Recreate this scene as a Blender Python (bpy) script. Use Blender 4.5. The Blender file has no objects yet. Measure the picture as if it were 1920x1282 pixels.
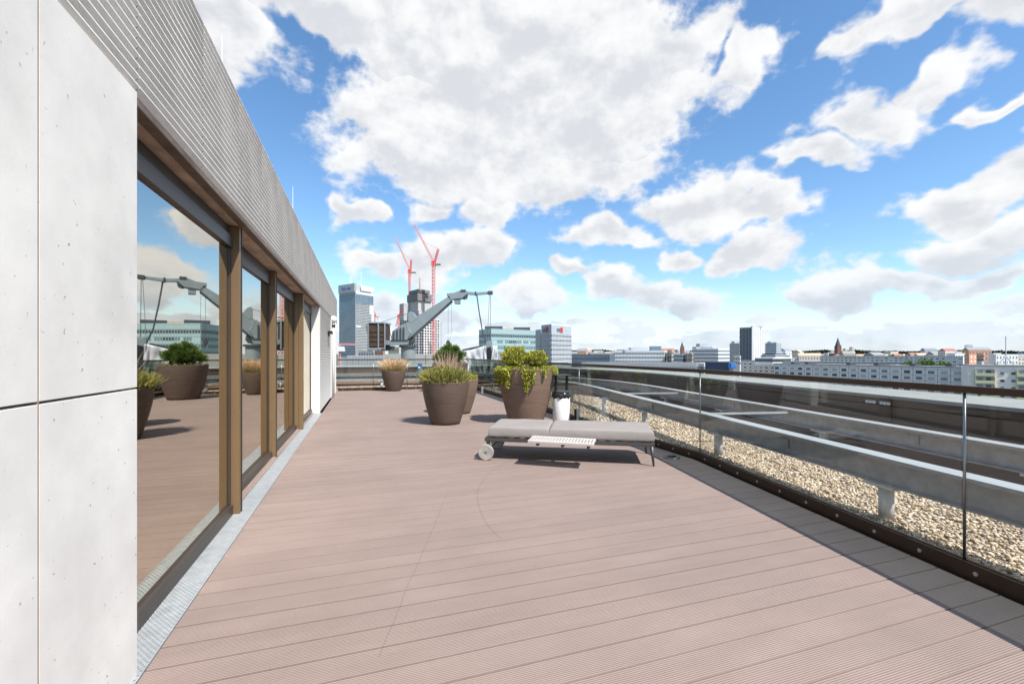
import bpy, bmesh, math, random
import numpy as np
from mathutils import Vector, Matrix

random.seed(7); rng = np.random.default_rng(7)
sc = bpy.context.scene
COL = sc.collection
R = math.radians

# ------------------------------------------------------------------ camera
F, CX, HY, H = 838.0, 960.0, 663.0, 1.35
TH = math.atan(280 / 838.0); CT, ST = math.cos(TH), math.sin(TH)
cam = bpy.data.cameras.new('camera'); camo = bpy.data.objects.new('camera', cam); COL.objects.link(camo)
camo.location = (0, 0, H); camo.rotation_euler = (R(90), 0, -TH)
cam.sensor_width = 36; cam.lens = 36 * F / 1920
cam.shift_y = (HY - 641) / 1920
cam.clip_start = 0.05; cam.clip_end = 60000
sc.camera = camo

# ------------------------------------------------------------------ light
SUNV = Vector((0.43 * math.cos(R(53.5)), -0.903 * math.cos(R(53.5)), math.sin(R(53.5)))).normalized()
sun = bpy.data.lights.new('sun', 'SUN'); suno = bpy.data.objects.new('sun', sun); COL.objects.link(suno)
sun.energy = 5.0; sun.angle = R(0.5); sun.color = (1.0, 0.955, 0.89)
suno.rotation_euler = (-SUNV).to_track_quat('-Z', 'Y').to_euler()
sc.view_settings.view_transform = 'Standard'; sc.view_settings.look = 'None'
sc.view_settings.exposure = 0.62; sc.view_settings.gamma = 1.0
sc.view_settings.use_curve_mapping = False
sc.render.engine = 'CYCLES'
sc.cycles.max_bounces = 10; sc.cycles.transparent_max_bounces = 24
sc.cycles.diffuse_bounces = 4; sc.cycles.glossy_bounces = 5
sc.cycles.use_denoising = True
sc.cycles.blur_glossy = 0.28
sc.cycles.sample_clamp_indirect = 8.0


# pixel of the 1920 x 1282 photograph + depth -> place (used only to measure real positions)
def P(px, d):
    r = (px - CX) / F * d
    return np.array([r * CT + d * ST, d * CT - r * ST])
def P3(px, py, d):
    q = P(px, d); return np.array([q[0], q[1], H - (py - HY) / F * d])
def dirang(px, py):
    q = P3(px, py, 1.0) - np.array([0, 0, H])
    return math.atan2(q[0], q[1]), math.atan2(q[2], math.hypot(q[0], q[1]))

world = bpy.data.worlds.new('World'); sc.world = world; world.use_nodes = True
def build_world():
    nt = world.node_tree; nt.nodes.clear()
    N = nt.nodes.new; L = nt.links.new
    # cloud banks: centre and radii (measured in the photograph, stored as azimuth / elevation)
    banks = [(790, 45, 230, 100), (1000, 70, 300, 130), (900, 200, 270, 120), (1130, 180, 210, 120), (840, 300, 190, 80),
             (1060, 310, 190, 80), (940, 400, 60, 30), (1270, 100, 110, 60), (1405, 105, 45, 55), (620, 20, 190, 60),
             (440, 50, 110, 80), (300, 60, 150, 110), (800, 385, 60, 25),
             (1320, 380, 100, 55), (1420, 400, 80, 38), (1160, 440, 75, 30), (1400, 482, 110, 34), (1270, 480, 60, 25),
             (1540, 290, 70, 38), (1630, 220, 85, 50), (1740, 140, 70, 42), (1690, 40, 170, 36), (1860, 12, 100, 30),
             (1840, 190, 50, 16), (1820, 370, 150, 55), (1900, 330, 90, 50), (1800, 470, 150, 38), (1910, 440, 100, 50),
             (830, 478, 140, 46), (705, 492, 40, 26), (920, 470, 65, 34), (660, 400, 32, 26),
             (985, 560, 65, 36), (1085, 515, 36, 18), (1140, 545, 60, 24), (1240, 555, 100, 36), (1560, 540, 90, 36), (1690, 535, 130, 36),
             (1860, 520, 90, 22), (720, 580, 60, 40), (800, 600, 90, 36)]
    g = bpy.data.node_groups.new('cloud_density', 'ShaderNodeTree')
    g.interface.new_socket('v', in_out='INPUT', socket_type='NodeSocketVector')
    g.interface.new_socket('d', in_out='OUTPUT', socket_type='NodeSocketFloat')
    g.interface.new_socket('thick', in_out='OUTPUT', socket_type='NodeSocketFloat')
    g.interface.new_socket('relief', in_out='OUTPUT', socket_type='NodeSocketFloat')
    gi = g.nodes.new('NodeGroupInput'); go = g.nodes.new('NodeGroupOutput')
    GN = g.nodes.new; GL = g.links.new
    def gmath(op, a, b=None, c=None, clamp=False):
        m = GN('ShaderNodeMath'); m.operation = op; m.use_clamp = clamp
        for i, x in enumerate((a, b, c)):
            if x is None: continue
            if isinstance(x, (int, float)): m.inputs[i].default_value = x
            else: GL(x, m.inputs[i])
        return m.outputs[0]
    acc = None; und = None
    wn = GN('ShaderNodeTexNoise'); wn.noise_dimensions = '2D'; wn.inputs['Scale'].default_value = 5.5; wn.inputs['Detail'].default_value = 3; wn.inputs['Roughness'].default_value = 0.55; GL(gi.outputs[0], wn.inputs['Vector'])
    w1 = GN('ShaderNodeVectorMath'); w1.operation = 'SUBTRACT'; GL(wn.outputs['Color'], w1.inputs[0]); w1.inputs[1].default_value = (0.5, 0.5, 0.5)
    w2 = GN('ShaderNodeVectorMath'); w2.operation = 'MULTIPLY_ADD'; GL(w1.outputs[0], w2.inputs[0]); w2.inputs[1].default_value = (0.20, 0.13, 0); GL(gi.outputs[0], w2.inputs[2])
    for (px, py, rx, ry) in banks:
        a0, e0 = dirang(px, py); a1, _ = dirang(px + rx, py); a2, _ = dirang(px - rx, py)
        _, e1 = dirang(px, py - ry); _, e2 = dirang(px, py + ry)
        ra, re = abs(a1 - a2) / 2, abs(e1 - e2) / 2
        s = GN('ShaderNodeVectorMath'); s.operation = 'SUBTRACT'; GL(w2.outputs[0], s.inputs[0]); s.inputs[1].default_value = (a0, e0, 0)
        m = GN('ShaderNodeVectorMath'); m.operation = 'MULTIPLY'; GL(s.outputs[0], m.inputs[0]); m.inputs[1].default_value = (1 / ra, 1 / re, 0)
        l = GN('ShaderNodeVectorMath'); l.operation = 'LENGTH'; GL(m.outputs[0], l.inputs[0])
        v = gmath('SUBTRACT', 1.0, l.outputs[1])
        acc = v if acc is None else gmath('SMOOTH_MAX', acc, v, 0.35)
        dt = GN('ShaderNodeVectorMath'); dt.operation = 'DOT_PRODUCT'; GL(m.outputs[0], dt.inputs[0]); dt.inputs[1].default_value = (-0.10, -0.75, 0)
        uu = gmath('ADD', v, dt.outputs['Value'])
        uu = gmath('MULTIPLY', uu, gmath('GREATER_THAN', v, 0.0)); und = uu if und is None else gmath('MAXIMUM', und, uu)
    mp = GN('ShaderNodeMapping'); GL(gi.outputs[0], mp.inputs[0]); mp.inputs['Scale'].default_value = (1, 1.5, 1)
    def noise(scale, detail, rough, seed=0.0):
        n = GN('ShaderNodeTexNoise'); n.noise_dimensions = '2D'
        n.inputs['Scale'].default_value = scale; n.inputs['Detail'].default_value = detail; n.inputs['Roughness'].default_value = rough
        if seed:
            m2 = GN('ShaderNodeMapping'); m2.inputs['Location'].default_value = (seed, seed * 2, seed); GL(mp.outputs[0], m2.inputs[0]); GL(m2.outputs[0], n.inputs['Vector'])
        else: GL(mp.outputs[0], n.inputs['Vector'])
        return n.outputs['Fac']
    # the rest of the sky carries the same kind of broken cumulus
    big = gmath('MULTIPLY_ADD', noise(2.6, 2, 0.5, 5.3), 5.0, -2.9)
    sep = GN('ShaderNodeSeparateXYZ'); GL(gi.outputs[0], sep.inputs[0])
    away = GN('ShaderNodeMapRange'); away.interpolation_type = 'SMOOTHSTEP'
    ac, _ = dirang(960, 500)
    da = gmath('ABSOLUTE', gmath('SUBTRACT', sep.outputs[0], ac))
    dv = gmath('MAXIMUM', gmath('MULTIPLY', da, 1 / 0.9), gmath('MULTIPLY', sep.outputs[1], 1 / 0.68))
    GL(dv, away.inputs[0]); away.inputs[1].default_value = 0.92; away.inputs[2].default_value = 1.12
    away.inputs[3].default_value = -2.2; away.inputs[4].default_value = 0.0
    gen = gmath('ADD', big, away.outputs[0])
    # low bank of small clouds towards the horizon
    low = GN('ShaderNodeMapRange'); GL(sep.outputs[1], low.inputs[0])
    low.inputs[1].default_value = 0.015; low.inputs[2].default_value = 0.17; low.inputs[3].default_value = 0.75; low.inputs[4].default_value = -1.6
    ml = GN('ShaderNodeMapping'); GL(gi.outputs[0], ml.inputs[0]); ml.inputs['Scale'].default_value = (7, 22, 1)
    nl = GN('ShaderNodeTexNoise'); nl.noise_dimensions = '2D'; GL(ml.outputs[0], nl.inputs['Vector']); nl.inputs['Scale'].default_value = 1.0; nl.inputs['Detail'].default_value = 4
    lowd = gmath('ADD', low.outputs[0], gmath('MULTIPLY_ADD', nl.outputs['Fac'], 2.6, -1.5))
    field = gmath('MAXIMUM', gmath('MAXIMUM', acc, gen), lowd)
    fb = noise(9.0, 8, 0.57)
    up1 = noise(8.5, 4, 0.6, 0); up2 = noise(8.5, 4, 0.6, -0.03)
    up2.node.inputs['Vector'].links[0].from_node.inputs['Location'].default_value = (0.012, 0.062, 0)
    GL(gmath('SUBTRACT', up2, up1), go.inputs[2]); GL(und, go.inputs[1])
    bl = noise(20, 3, 0.5, 3.7)
    billow = gmath('ABSOLUTE', gmath('SUBTRACT', bl, 0.5))          # puffy lobes
    det = gmath('ADD', gmath('MULTIPLY_ADD', fb, 2.5, -1.27), gmath('MULTIPLY_ADD', billow, -1.3, 0.16))
    core = gmath('MULTIPLY', gmath('MAXIMUM', field, 0.0), 2.3)
    GL(gmath('ADD', gmath('ADD', core, gmath('MINIMUM', field, 0.0)), det), go.inputs[0])

    tc = N('ShaderNodeTexCoord'); sp = N('ShaderNodeSeparateXYZ'); L(tc.outputs['Generated'], sp.inputs[0])
    def wmath(op, a, b=None):
        m = N('ShaderNodeMath'); m.operation = op
        for i, x in enumerate((a, b)):
            if x is None: continue
            if isinstance(x, (int, float)): m.inputs[i].default_value = x
            else: L(x, m.inputs[i])
        return m.outputs[0]
    az = wmath('ARCTAN2', sp.outputs[0], sp.outputs[1]); el = wmath('ARCSINE', sp.outputs[2])
    cv = N('ShaderNodeCombineXYZ'); L(az, cv.inputs[0]); L(el, cv.inputs[1])
    d1 = N('ShaderNodeGroup'); d1.node_tree = g; L(cv.outputs[0], d1.inputs[0])
    def rng_node(src, a, b, c, d):
        m = N('ShaderNodeMapRange'); m.interpolation_type = 'SMOOTHSTEP'; L(src, m.inputs[0])
        for i, x in enumerate((a, b, c, d)): m.inputs[i + 1].default_value = x
        return m.outputs[0]
    mask = rng_node(d1.outputs[0], -0.26, 0.55, 0, 0.97)
    up = rng_node(el, -0.02, 0.05, 0.8, 1.0)
    mask = wmath('MAXIMUM', wmath('MULTIPLY', mask, up), rng_node(el, 0.0, 0.13, 0.75, 0.0))
    th = wmath('ADD', wmath('MULTIPLY', d1.outputs[1], 0.5), wmath('MULTIPLY', d1.outputs[2], 1.9))
    shade = rng_node(wmath('ADD', th, wmath('MULTIPLY', d1.outputs[0], 0.12)), -0.2, 1.0, 0, 1)
    cr = N('ShaderNodeValToRGB'); L(shade, cr.inputs[0])
    cr.color_ramp.elements[0].color = (0.66, 0.66, 0.66, 1); cr.color_ramp.elements[1].color = (0.485, 0.50, 0.525, 1)
    e = cr.color_ramp.elements.new(0.45); e.color = (0.595, 0.60, 0.61, 1)
    sky = N('ShaderNodeTexSky'); sky.sky_type = 'NISHITA'; sky.sun_disc = False
    sky.sun_elevation = math.asin(SUNV.z); sky.sun_rotation = math.atan2(SUNV.x, SUNV.y)
    sky.altitude = 60; sky.air_density = 1.0; sky.dust_density = 0.25; sky.ozone_density = 3.0
    hsv = N('ShaderNodeHueSaturation'); hsv.inputs['Saturation'].default_value = 1.12; hsv.inputs['Hue'].default_value = 0.497; L(sky.outputs[0], hsv.inputs['Color'])
    b1 = N('ShaderNodeBackground'); L(hsv.outputs[0], b1.inputs[0]); b1.inputs[1].default_value = 0.138
    ft = N('ShaderNodeMix'); ft.data_type = 'RGBA'; L(rng_node(el, 0.0, 0.20, 0, 1), ft.inputs['Factor']); ft.inputs['A'].default_value = (0.80, 0.895, 1.0, 1); ft.inputs['B'].default_value = (1, 1, 1, 1)
    mc = N('ShaderNodeMix'); mc.data_type = 'RGBA'; mc.blend_type = 'MULTIPLY'; mc.inputs['Factor'].default_value = 1.0; L(cr.outputs[0], mc.inputs['A']); L(ft.outputs['Result'], mc.inputs['B'])
    b2 = N('ShaderNodeBackground'); L(mc.outputs['Result'], b2.inputs[0]); b2.inputs[1].default_value = 1.0
    mx = N('ShaderNodeMixShader'); L(mask, mx.inputs[0]); L(b1.outputs[0], mx.inputs[1]); L(b2.outputs[0], mx.inputs[2])
    out = N('ShaderNodeOutputWorld'); L(mx.outputs[0], out.inputs[0])
    world.cycles.sampling_method = 'MANUAL'; world.cycles.sample_map_resolution = 1024
build_world()

# ------------------------------------------------------------------ materials
MAT = {}
def pmat(name, color, rough=0.6, metal=0.0, var=0.0, vscale=6.0, bump=0.0, bscale=40.0, spec=0.5, stretch=(1, 1, 1), objrand=0.0, spots=None, second=None, vdetail=4):
    m = bpy.data.materials.new(name); m.use_nodes = True; nt = m.node_tree
    b = nt.nodes['Principled BSDF']; N = nt.nodes.new; L = nt.links.new
    b.inputs['Roughness'].default_value = rough; b.inputs['Metallic'].default_value = metal
    b.inputs['Specular IOR Level'].default_value = spec
    c = (*color, 1)
    tc = N('ShaderNodeTexCoord'); mp = N('ShaderNodeMapping'); L(tc.outputs['Object'], mp.inputs[0]); mp.inputs['Scale'].default_value = stretch
    src = None
    if var > 0 or second:
        n = N('ShaderNodeTexNoise'); n.inputs['Scale'].default_value = vscale; n.inputs['Detail'].default_value = vdetail; n.inputs['Roughness'].default_value = 0.6
        L(mp.outputs[0], n.inputs['Vector'])
        r = N('ShaderNodeValToRGB'); L(n.outputs['Fac'], r.inputs[0])
        r.color_ramp.elements[0].position = 0.3; r.color_ramp.elements[1].position = 0.7
        lo = tuple(x * (1 - var) for x in color); hi = second if second else tuple(min(1, x * (1 + var)) for x in color)
        r.color_ramp.elements[0].color = (*lo, 1); r.color_ramp.elements[1].color = (*hi, 1)
        src = r.outputs[0]
    if spots:   # small dark pits: (scale, threshold, colour)
        v = N('ShaderNodeTexNoise'); v.inputs['Scale'].default_value = spots[0]; v.inputs['Detail'].default_value = 2; L(tc.outputs['Object'], v.inputs['Vector'])
        rr = N('ShaderNodeMapRange'); L(v.outputs['Fac'], rr.inputs[0]); rr.inputs[1].default_value = spots[1]; rr.inputs[2].default_value = spots[1] + 0.04
        mx = N('ShaderNodeMix'); mx.data_type = 'RGBA'; L(rr.outputs[0], mx.inputs['Factor'])
        if src: L(src, mx.inputs['A'])
        else: mx.inputs['A'].default_value = c
        mx.inputs['B'].default_value = (*spots[2], 1); src = mx.outputs['Result']
    if objrand > 0:
        oi = N('ShaderNodeObjectInfo'); mr = N('ShaderNodeMapRange'); L(oi.outputs['Random'], mr.inputs[0]); mr.inputs[3].default_value = 1 - objrand; mr.inputs[4].default_value = 1 + objrand
        hs = N('ShaderNodeHueSaturation'); L(mr.outputs[0], hs.inputs['Value'])
        if src: L(src, hs.inputs['Color'])
        else: hs.inputs['Color'].default_value = c
        src = hs.outputs[0]
    if src: L(src, b.inputs['Base Color'])
    else: b.inputs['Base Color'].default_value = c
    if bump > 0:
        n2 = N('ShaderNodeTexNoise'); n2.inputs['Scale'].default_value = bscale; n2.inputs['Detail'].default_value = 5; L(mp.outputs[0], n2.inputs['Vector'])
        bp = N('ShaderNodeBump'); bp.inputs['Strength'].default_value = bump; bp.inputs['Distance'].default_value = 0.02; L(n2.outputs['Fac'], bp.inputs['Height']); L(bp.outputs[0], b.inputs['Normal'])
    MAT[name] = m
    return m

def island_mat(name, colors, rough=0.7, trans=0.0, noise=0.0):
    """every separate piece of the mesh takes its own colour out of the list"""
    m = bpy.data.materials.new(name); m.use_nodes = True; nt = m.node_tree
    b = nt.nodes['Principled BSDF']; N = nt.nodes.new; L = nt.links.new
    g = N('ShaderNodeNewGeometry'); r = N('ShaderNodeValToRGB'); L(g.outputs['Random Per Island'], r.inputs[0])
    r.color_ramp.interpolation = 'LINEAR'
    els = r.color_ramp.elements
    for i, c in enumerate(colors):
        p = i / max(1, len(colors) - 1)
        if i == 0: els[0].position = 0; els[0].color = (*c, 1)
        elif i == len(colors) - 1: els[-1].position = 1; els[-1].color = (*c, 1)
        else: e = els.new(p); e.color = (*c, 1)
    src = r.outputs[0]
    L(src, b.inputs['Base Color']); b.inputs['Roughness'].default_value = rough; b.inputs['Specular IOR Level'].default_value = 0.3
    if trans > 0:
        t = N('ShaderNodeBsdfTranslucent'); L(src, t.inputs[0]); mx = N('ShaderNodeMixShader'); mx.inputs[0].default_value = trans
        L(b.outputs[0], mx.inputs[1]); L(t.outputs[0], mx.inputs[2]); L(mx.outputs[0], nt.nodes['Material Output'].inputs[0])
    MAT[name] = m
    return m

def glass_mat(name, tint, grazing, ior=1.5):
    m = bpy.data.materials.new(name); m.use_nodes = True; nt = m.node_tree; nt.nodes.clear(); N = nt.nodes.new; L = nt.links.new
    lw = N('ShaderNodeLayerWeight'); lw.inputs[0].default_value = 0.5
    cm = N('ShaderNodeMix'); cm.data_type = 'RGBA'; mf = N('ShaderNodeMapRange'); mf.interpolation_type = 'SMOOTHSTEP'; L(lw.outputs['Facing'], mf.inputs[0]); mf.inputs[1].default_value = 0.45; mf.inputs[2].default_value = 0.68; L(mf.outputs[0], cm.inputs['Factor']); cm.inputs['A'].default_value = (*tint, 1); cm.inputs['B'].default_value = (*grazing, 1)
    t = N('ShaderNodeBsdfTransparent'); L(cm.outputs['Result'], t.inputs[0])
    gl = N('ShaderNodeBsdfGlossy'); gl.inputs['Roughness'].default_value = 0.005; gl.inputs['Color'].default_value = (0.95, 1, 0.98, 1)
    lf = N('ShaderNodeLayerWeight'); lf.inputs[0].default_value = 0.5
    pw = N('ShaderNodeMath'); pw.operation = 'POWER'; L(lf.outputs['Facing'], pw.inputs[0]); pw.inputs[1].default_value = 5.0
    fr = N('ShaderNodeMath'); fr.operation = 'MULTIPLY_ADD'; L(pw.outputs[0], fr.inputs[0]); fr.inputs[1].default_value = 0.95; fr.inputs[2].default_value = 0.04
    mx = N('ShaderNodeMixShader'); L(fr.outputs[0], mx.inputs[0]); L(t.outputs[0], mx.inputs[1]); L(gl.outputs[0], mx.inputs[2])
    o = N('ShaderNodeOutputMaterial'); L(mx.outputs[0], o.inputs[0]); MAT[name] = m

def mirror_mat(name, col, dark, fac):
    """solar-control coated window glass: mostly reflecting, dark room behind"""
    m = bpy.data.materials.new(name); m.use_nodes = True; nt = m.node_tree; nt.nodes.clear(); N = nt.nodes.new; L = nt.links.new
    gl = N('ShaderNodeBsdfGlossy'); gl.inputs['Roughness'].default_value = 0.012; gl.inputs['Color'].default_value = (*col, 1)
    t = N('ShaderNodeBsdfTransparent'); t.inputs[0].default_value = (*dark, 1)
    mx = N('ShaderNodeMixShader'); mx.inputs[0].default_value = fac; L(t.outputs[0], mx.inputs[1]); L(gl.outputs[0], mx.inputs[2])
    o = N('ShaderNodeOutputMaterial'); L(mx.outputs[0], o.inputs[0]); MAT[name] = m

def deck_mat():
    m = pmat('deck', (0.262, 0.200, 0.174), rough=0.75, var=0.05, vscale=2.0, stretch=(0.8, 4, 1), objrand=0.035, spec=0.25)
    nt = m.node_tree; N = nt.nodes.new; L = nt.links.new; b = nt.nodes['Principled BSDF']
    tc = N('ShaderNodeTexCoord')
    # faint stains and pale scuffs
    base = b.inputs['Base Color'].links[0].from_socket
    st = N('ShaderNodeTexNoise'); st.inputs['Scale'].default_value = 1.1; st.inputs['Detail'].default_value = 6; st.inputs['Roughness'].default_value = 0.65; L(tc.outputs['Object'], st.inputs['Vector'])
    mr = N('ShaderNodeMapRange'); L(st.outputs['Fac'], mr.inputs[0]); mr.inputs[1].default_value = 0.3; mr.inputs[2].default_value = 0.72; mr.inputs[3].default_value = 0.92; mr.inputs[4].default_value = 1.07
    fl = N('ShaderNodeTexNoise'); fl.inputs['Scale'].default_value = 38; fl.inputs['Detail'].default_value = 1; L(tc.outputs['Object'], fl.inputs['Vector'])
    fr = N('ShaderNodeMapRange'); L(fl.outputs['Fac'], fr.inputs[0]); fr.inputs[1].default_value = 0.80; fr.inputs[2].default_value = 0.83; fr.inputs[3].default_value = 1.0; fr.inputs[4].default_value = 0.6
    # scuff marks left by the lounger wheels: one arc, one nearly straight drag
    def nm(op, a, b=None):
        q = N('ShaderNodeMath'); q.operation = op
        for i, x in enumerate((a, b)):
            if x is None: continue
            if isinstance(x, (int, float)): q.inputs[i].default_value = x
            else: L(x, q.inputs[i])
        return q.outputs[0]
    sx = N('ShaderNodeSeparateXYZ'); L(tc.outputs['Object'], sx.inputs[0]); X, Y = sx.outputs[0], sx.outputs[1]
    wob = nm('MULTIPLY', nm('SUBTRACT', st.outputs['Fac'], 0.5), 0.06)
    dx, dy = nm('SUBTRACT', X, 3.6428), nm('SUBTRACT', Y, 3.4230)
    rad = nm('SQRT', nm('ADD', nm('MULTIPLY', dx, dx), nm('MULTIPLY', dy, dy)))
    arc = nm('MULTIPLY', nm('LESS_THAN', nm('ABSOLUTE', nm('ADD', nm('SUBTRACT', rad, 2.7040), wob)), 0.006), nm('MULTIPLY', nm('LESS_THAN', dx, -1.6), nm('GREATER_THAN', dy, -0.3)))
    ex, ey = nm('SUBTRACT', X, 0.7941), nm('SUBTRACT', Y, 4.3579)
    along = nm('ADD', nm('MULTIPLY', ex, -0.3035), nm('MULTIPLY', ey, -0.9528)); across = nm('ADD', nm('MULTIPLY', ex, 0.9528), nm('MULTIPLY', ey, -0.3035))
    drag = nm('MULTIPLY', nm('LESS_THAN', nm('ABSOLUTE', nm('ADD', across, wob)), 0.004), nm('MULTIPLY', nm('GREATER_THAN', along, 0.0), nm('LESS_THAN', along, 2.393)))
    scuff = nm('SUBTRACT', 1.0, nm('MULTIPLY', nm('MAXIMUM', arc, drag), 0.16))
    mm = N('ShaderNodeMath'); mm.operation = 'MULTIPLY'; L(mr.outputs[0], mm.inputs[0]); L(nm('MULTIPLY', fr.outputs[0], scuff), mm.inputs[1])
    hs = N('ShaderNodeHueSaturation'); L(base, hs.inputs['Color']); L(mm.outputs[0], hs.inputs['Value']); L(hs.outputs[0], b.inputs['Base Color'])
    sp = N('ShaderNodeSeparateXYZ'); L(tc.outputs['Object'], sp.inputs[0])
    w = N('ShaderNodeMath'); w.operation = 'MULTIPLY'; L(sp.outputs[1], w.inputs[0]); w.inputs[1].default_value = 2 * math.pi / 0.0105
    s = N('ShaderNodeMath'); s.operation = 'SINE'; L(w.outputs[0], s.inputs[0])
    p = N('ShaderNodeMath'); p.operation = 'MAXIMUM'; L(s.outputs[0], p.inputs[0]); p.inputs[1].default_value = -0.2
    gn = N('ShaderNodeTexNoise'); gn.inputs['Scale'].default_value = 90; gn.inputs['Detail'].default_value = 3; L(tc.outputs['Object'], gn.inputs['Vector'])
    ad = N('ShaderNodeMath'); ad.operation = 'MULTIPLY_ADD'; L(gn.outputs['Fac'], ad.inputs[0]); ad.inputs[1].default_value = 0.6; L(p.outputs[0], ad.inputs[2])
    bp = N('ShaderNodeBump'); bp.inputs['Strength'].default_value = 0.9; bp.inputs['Distance'].default_value = 0.0022; L(ad.outputs[0], bp.inputs['Height']); L(bp.outputs[0], b.inputs['Normal'])
deck_mat()
pmat('concrete', (0.70, 0.675, 0.625), rough=0.85, var=0.12, vscale=2.6, bump=0.025, bscale=70, spots=(42, 0.715, (0.36, 0.33, 0.29)), spec=0.3, objrand=0.02, vdetail=7)
pmat('rib_concrete', (0.66, 0.63, 0.59), rough=0.85, var=0.12, vscale=3.0, bump=0.2, bscale=90, spots=(20, 0.77, (0.18, 0.15, 0.12)), spec=0.3, objrand=0.03)
pmat('white_rib', (0.56, 0.545, 0.51), rough=0.8, var=0.05, vscale=3.0, spec=0.3)
pmat('white_reveal', (0.60, 0.585, 0.55), rough=0.8, var=0.04, vscale=3.0, spec=0.3)
pmat('soffit', (0.40, 0.30, 0.22), rough=0.85, var=0.38, vscale=3.5, bump=0.2, stretch=(2, 1, 1), vdetail=9, spots=(14, 0.68, (0.16, 0.11, 0.075)))
pmat('sealant', (0.30, 0.215, 0.15), rough=0.7)
pmat('bronze', (0.155, 0.098, 0.047), rough=0.42, metal=0.12, var=0.06, vscale=1.5)
pmat('dark_bronze', (0.055, 0.042, 0.034), rough=0.4, metal=0.3, var=0.1, vscale=3)
pmat('frame_dark', (0.045, 0.037, 0.032), rough=0.45, metal=0.2)
pmat('rail_brown', (0.060, 0.034, 0.020), rough=0.36, metal=0.35, var=0.12, vscale=5)
pmat('gasket', (0.012, 0.012, 0.012), rough=0.6)
pmat('steel', (0.27, 0.27, 0.265), rough=0.3, metal=0.9)
pmat('galv', (0.40, 0.42, 0.43), rough=0.45, metal=0.35, var=0.14, vscale=14, bump=0.05, bscale=30)
pmat('beam', (0.30, 0.315, 0.325), rough=0.5, metal=0.45, var=0.14, vscale=9, bump=0.08, bscale=40, second=(0.37, 0.385, 0.395))
pmat('beam_top', (0.34, 0.36, 0.37), rough=0.5, metal=0.1, var=0.05, vscale=6)
pmat('galv_post', (0.50, 0.51, 0.50), rough=0.55, metal=0.1, var=0.08, vscale=8)
pmat('brown_floor', (0.115, 0.070, 0.046), rough=0.6, var=0.25, vscale=1.2, bump=0.1)
pmat('brown_clad', (0.10, 0.075, 0.058), rough=0.45, metal=0.2, var=0.15, vscale=1.0, objrand=0.06)
pmat('coping', (0.27, 0.275, 0.262), rough=0.8, var=0.08, vscale=1.5, stretch=(1, 1, 1), objrand=0.04)
pmat('substrate', (0.02, 0.017, 0.015), rough=0.9)
pmat('gravel_bed', (0.20, 0.16, 0.12), rough=0.9, var=0.3, vscale=40)
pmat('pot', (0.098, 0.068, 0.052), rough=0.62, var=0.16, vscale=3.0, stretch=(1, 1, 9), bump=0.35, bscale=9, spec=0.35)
pmat('pot_sunlit', (0.165, 0.112, 0.082), rough=0.62, var=0.16, vscale=3.0, stretch=(1, 1, 9), bump=0.35, bscale=9, spec=0.35)  # same pot, lightened so the colour itself carries the sunlit look
pmat('drip_brown', (0.13, 0.09, 0.062), rough=0.8, var=0.3, vscale=6)
pmat('screw', (0.55, 0.53, 0.50), rough=0.35, metal=0.6)
pmat('soil', (0.05, 0.035, 0.025), rough=0.95, var=0.3, vscale=30, bump=0.5)
pmat('cushion', (0.255, 0.232, 0.218), rough=0.9, var=0.07, vscale=2.5, bump=0.25, bscale=10, spec=0.15, vdetail=8)
pmat('lounger_frame', (0.075, 0.072, 0.070), rough=0.45, metal=0.4)
pmat('tray', (0.46, 0.43, 0.405), rough=0.6, var=0.06)
pmat('wheel', (0.34, 0.32, 0.29), rough=0.6, var=0.25, vscale=14)
pmat('white_paint', (0.66, 0.66, 0.65), rough=0.45)
pmat('black', (0.014, 0.014, 0.015), rough=0.35)
pmat('liner', (0.02, 0.021, 0.022), rough=0.22)
pmat('sign_white', (0.7, 0.7, 0.68), rough=0.5)
pmat('interior', (0.05, 0.042, 0.035), rough=0.9)
pmat('bmu_grey', (0.215, 0.255, 0.265), rough=0.5, metal=0.15, var=0.10, vscale=1.2, bump=0.05)
pmat('bmu_dark', (0.06, 0.07, 0.075), rough=0.5, metal=0.3)
pmat('rust_block', (0.060, 0.035, 0.025), rough=0.9, var=0.35, vscale=9, bump=0.4, bscale=16)
pmat('tarp', (0.46, 0.48, 0.50), rough=0.35, var=0.10, vscale=1.2, bump=0.7, bscale=4)
pmat('blue', (0.03, 0.14, 0.30), rough=0.5)
glass_mat('rail_glass', (0.955, 0.97, 0.96), (0.43, 0.475, 0.445))
mirror_mat('window_glass', (0.75, 0.715, 0.635), (0.25, 0.24, 0.22), 0.92)
island_mat('pebbles', [(0.15, 0.10, 0.065), (0.46, 0.365, 0.25), (0.60, 0.50, 0.37), (0.30, 0.235, 0.18), (0.66, 0.585, 0.47), (0.44, 0.275, 0.13), (0.54, 0.46, 0.37), (0.22, 0.165, 0.12), (0.62, 0.50, 0.34), (0.72, 0.66, 0.56)], rough=0.6)
island_mat('leaf_dark', [(0.040, 0.082, 0.020), (0.078, 0.154, 0.032), (0.133, 0.204, 0.041), (0.221, 0.265, 0.061)], trans=0.15)
island_mat('leaf_lav', [(0.05, 0.06, 0.02), (0.213, 0.210, 0.051), (0.342, 0.339, 0.088), (0.471, 0.436, 0.140), (0.279, 0.274, 0.105)], trans=0.25)  # first, dark tone paints in the shade between leaves
island_mat('leaf_yellow', [(0.08, 0.06, 0.015), (0.242, 0.265, 0.030), (0.383, 0.420, 0.045), (0.539, 0.559, 0.075), (0.284, 0.233, 0.045), (0.454, 0.513, 0.075)], trans=0.25)  # dark first tone stands in for shade among the leaves
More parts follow.
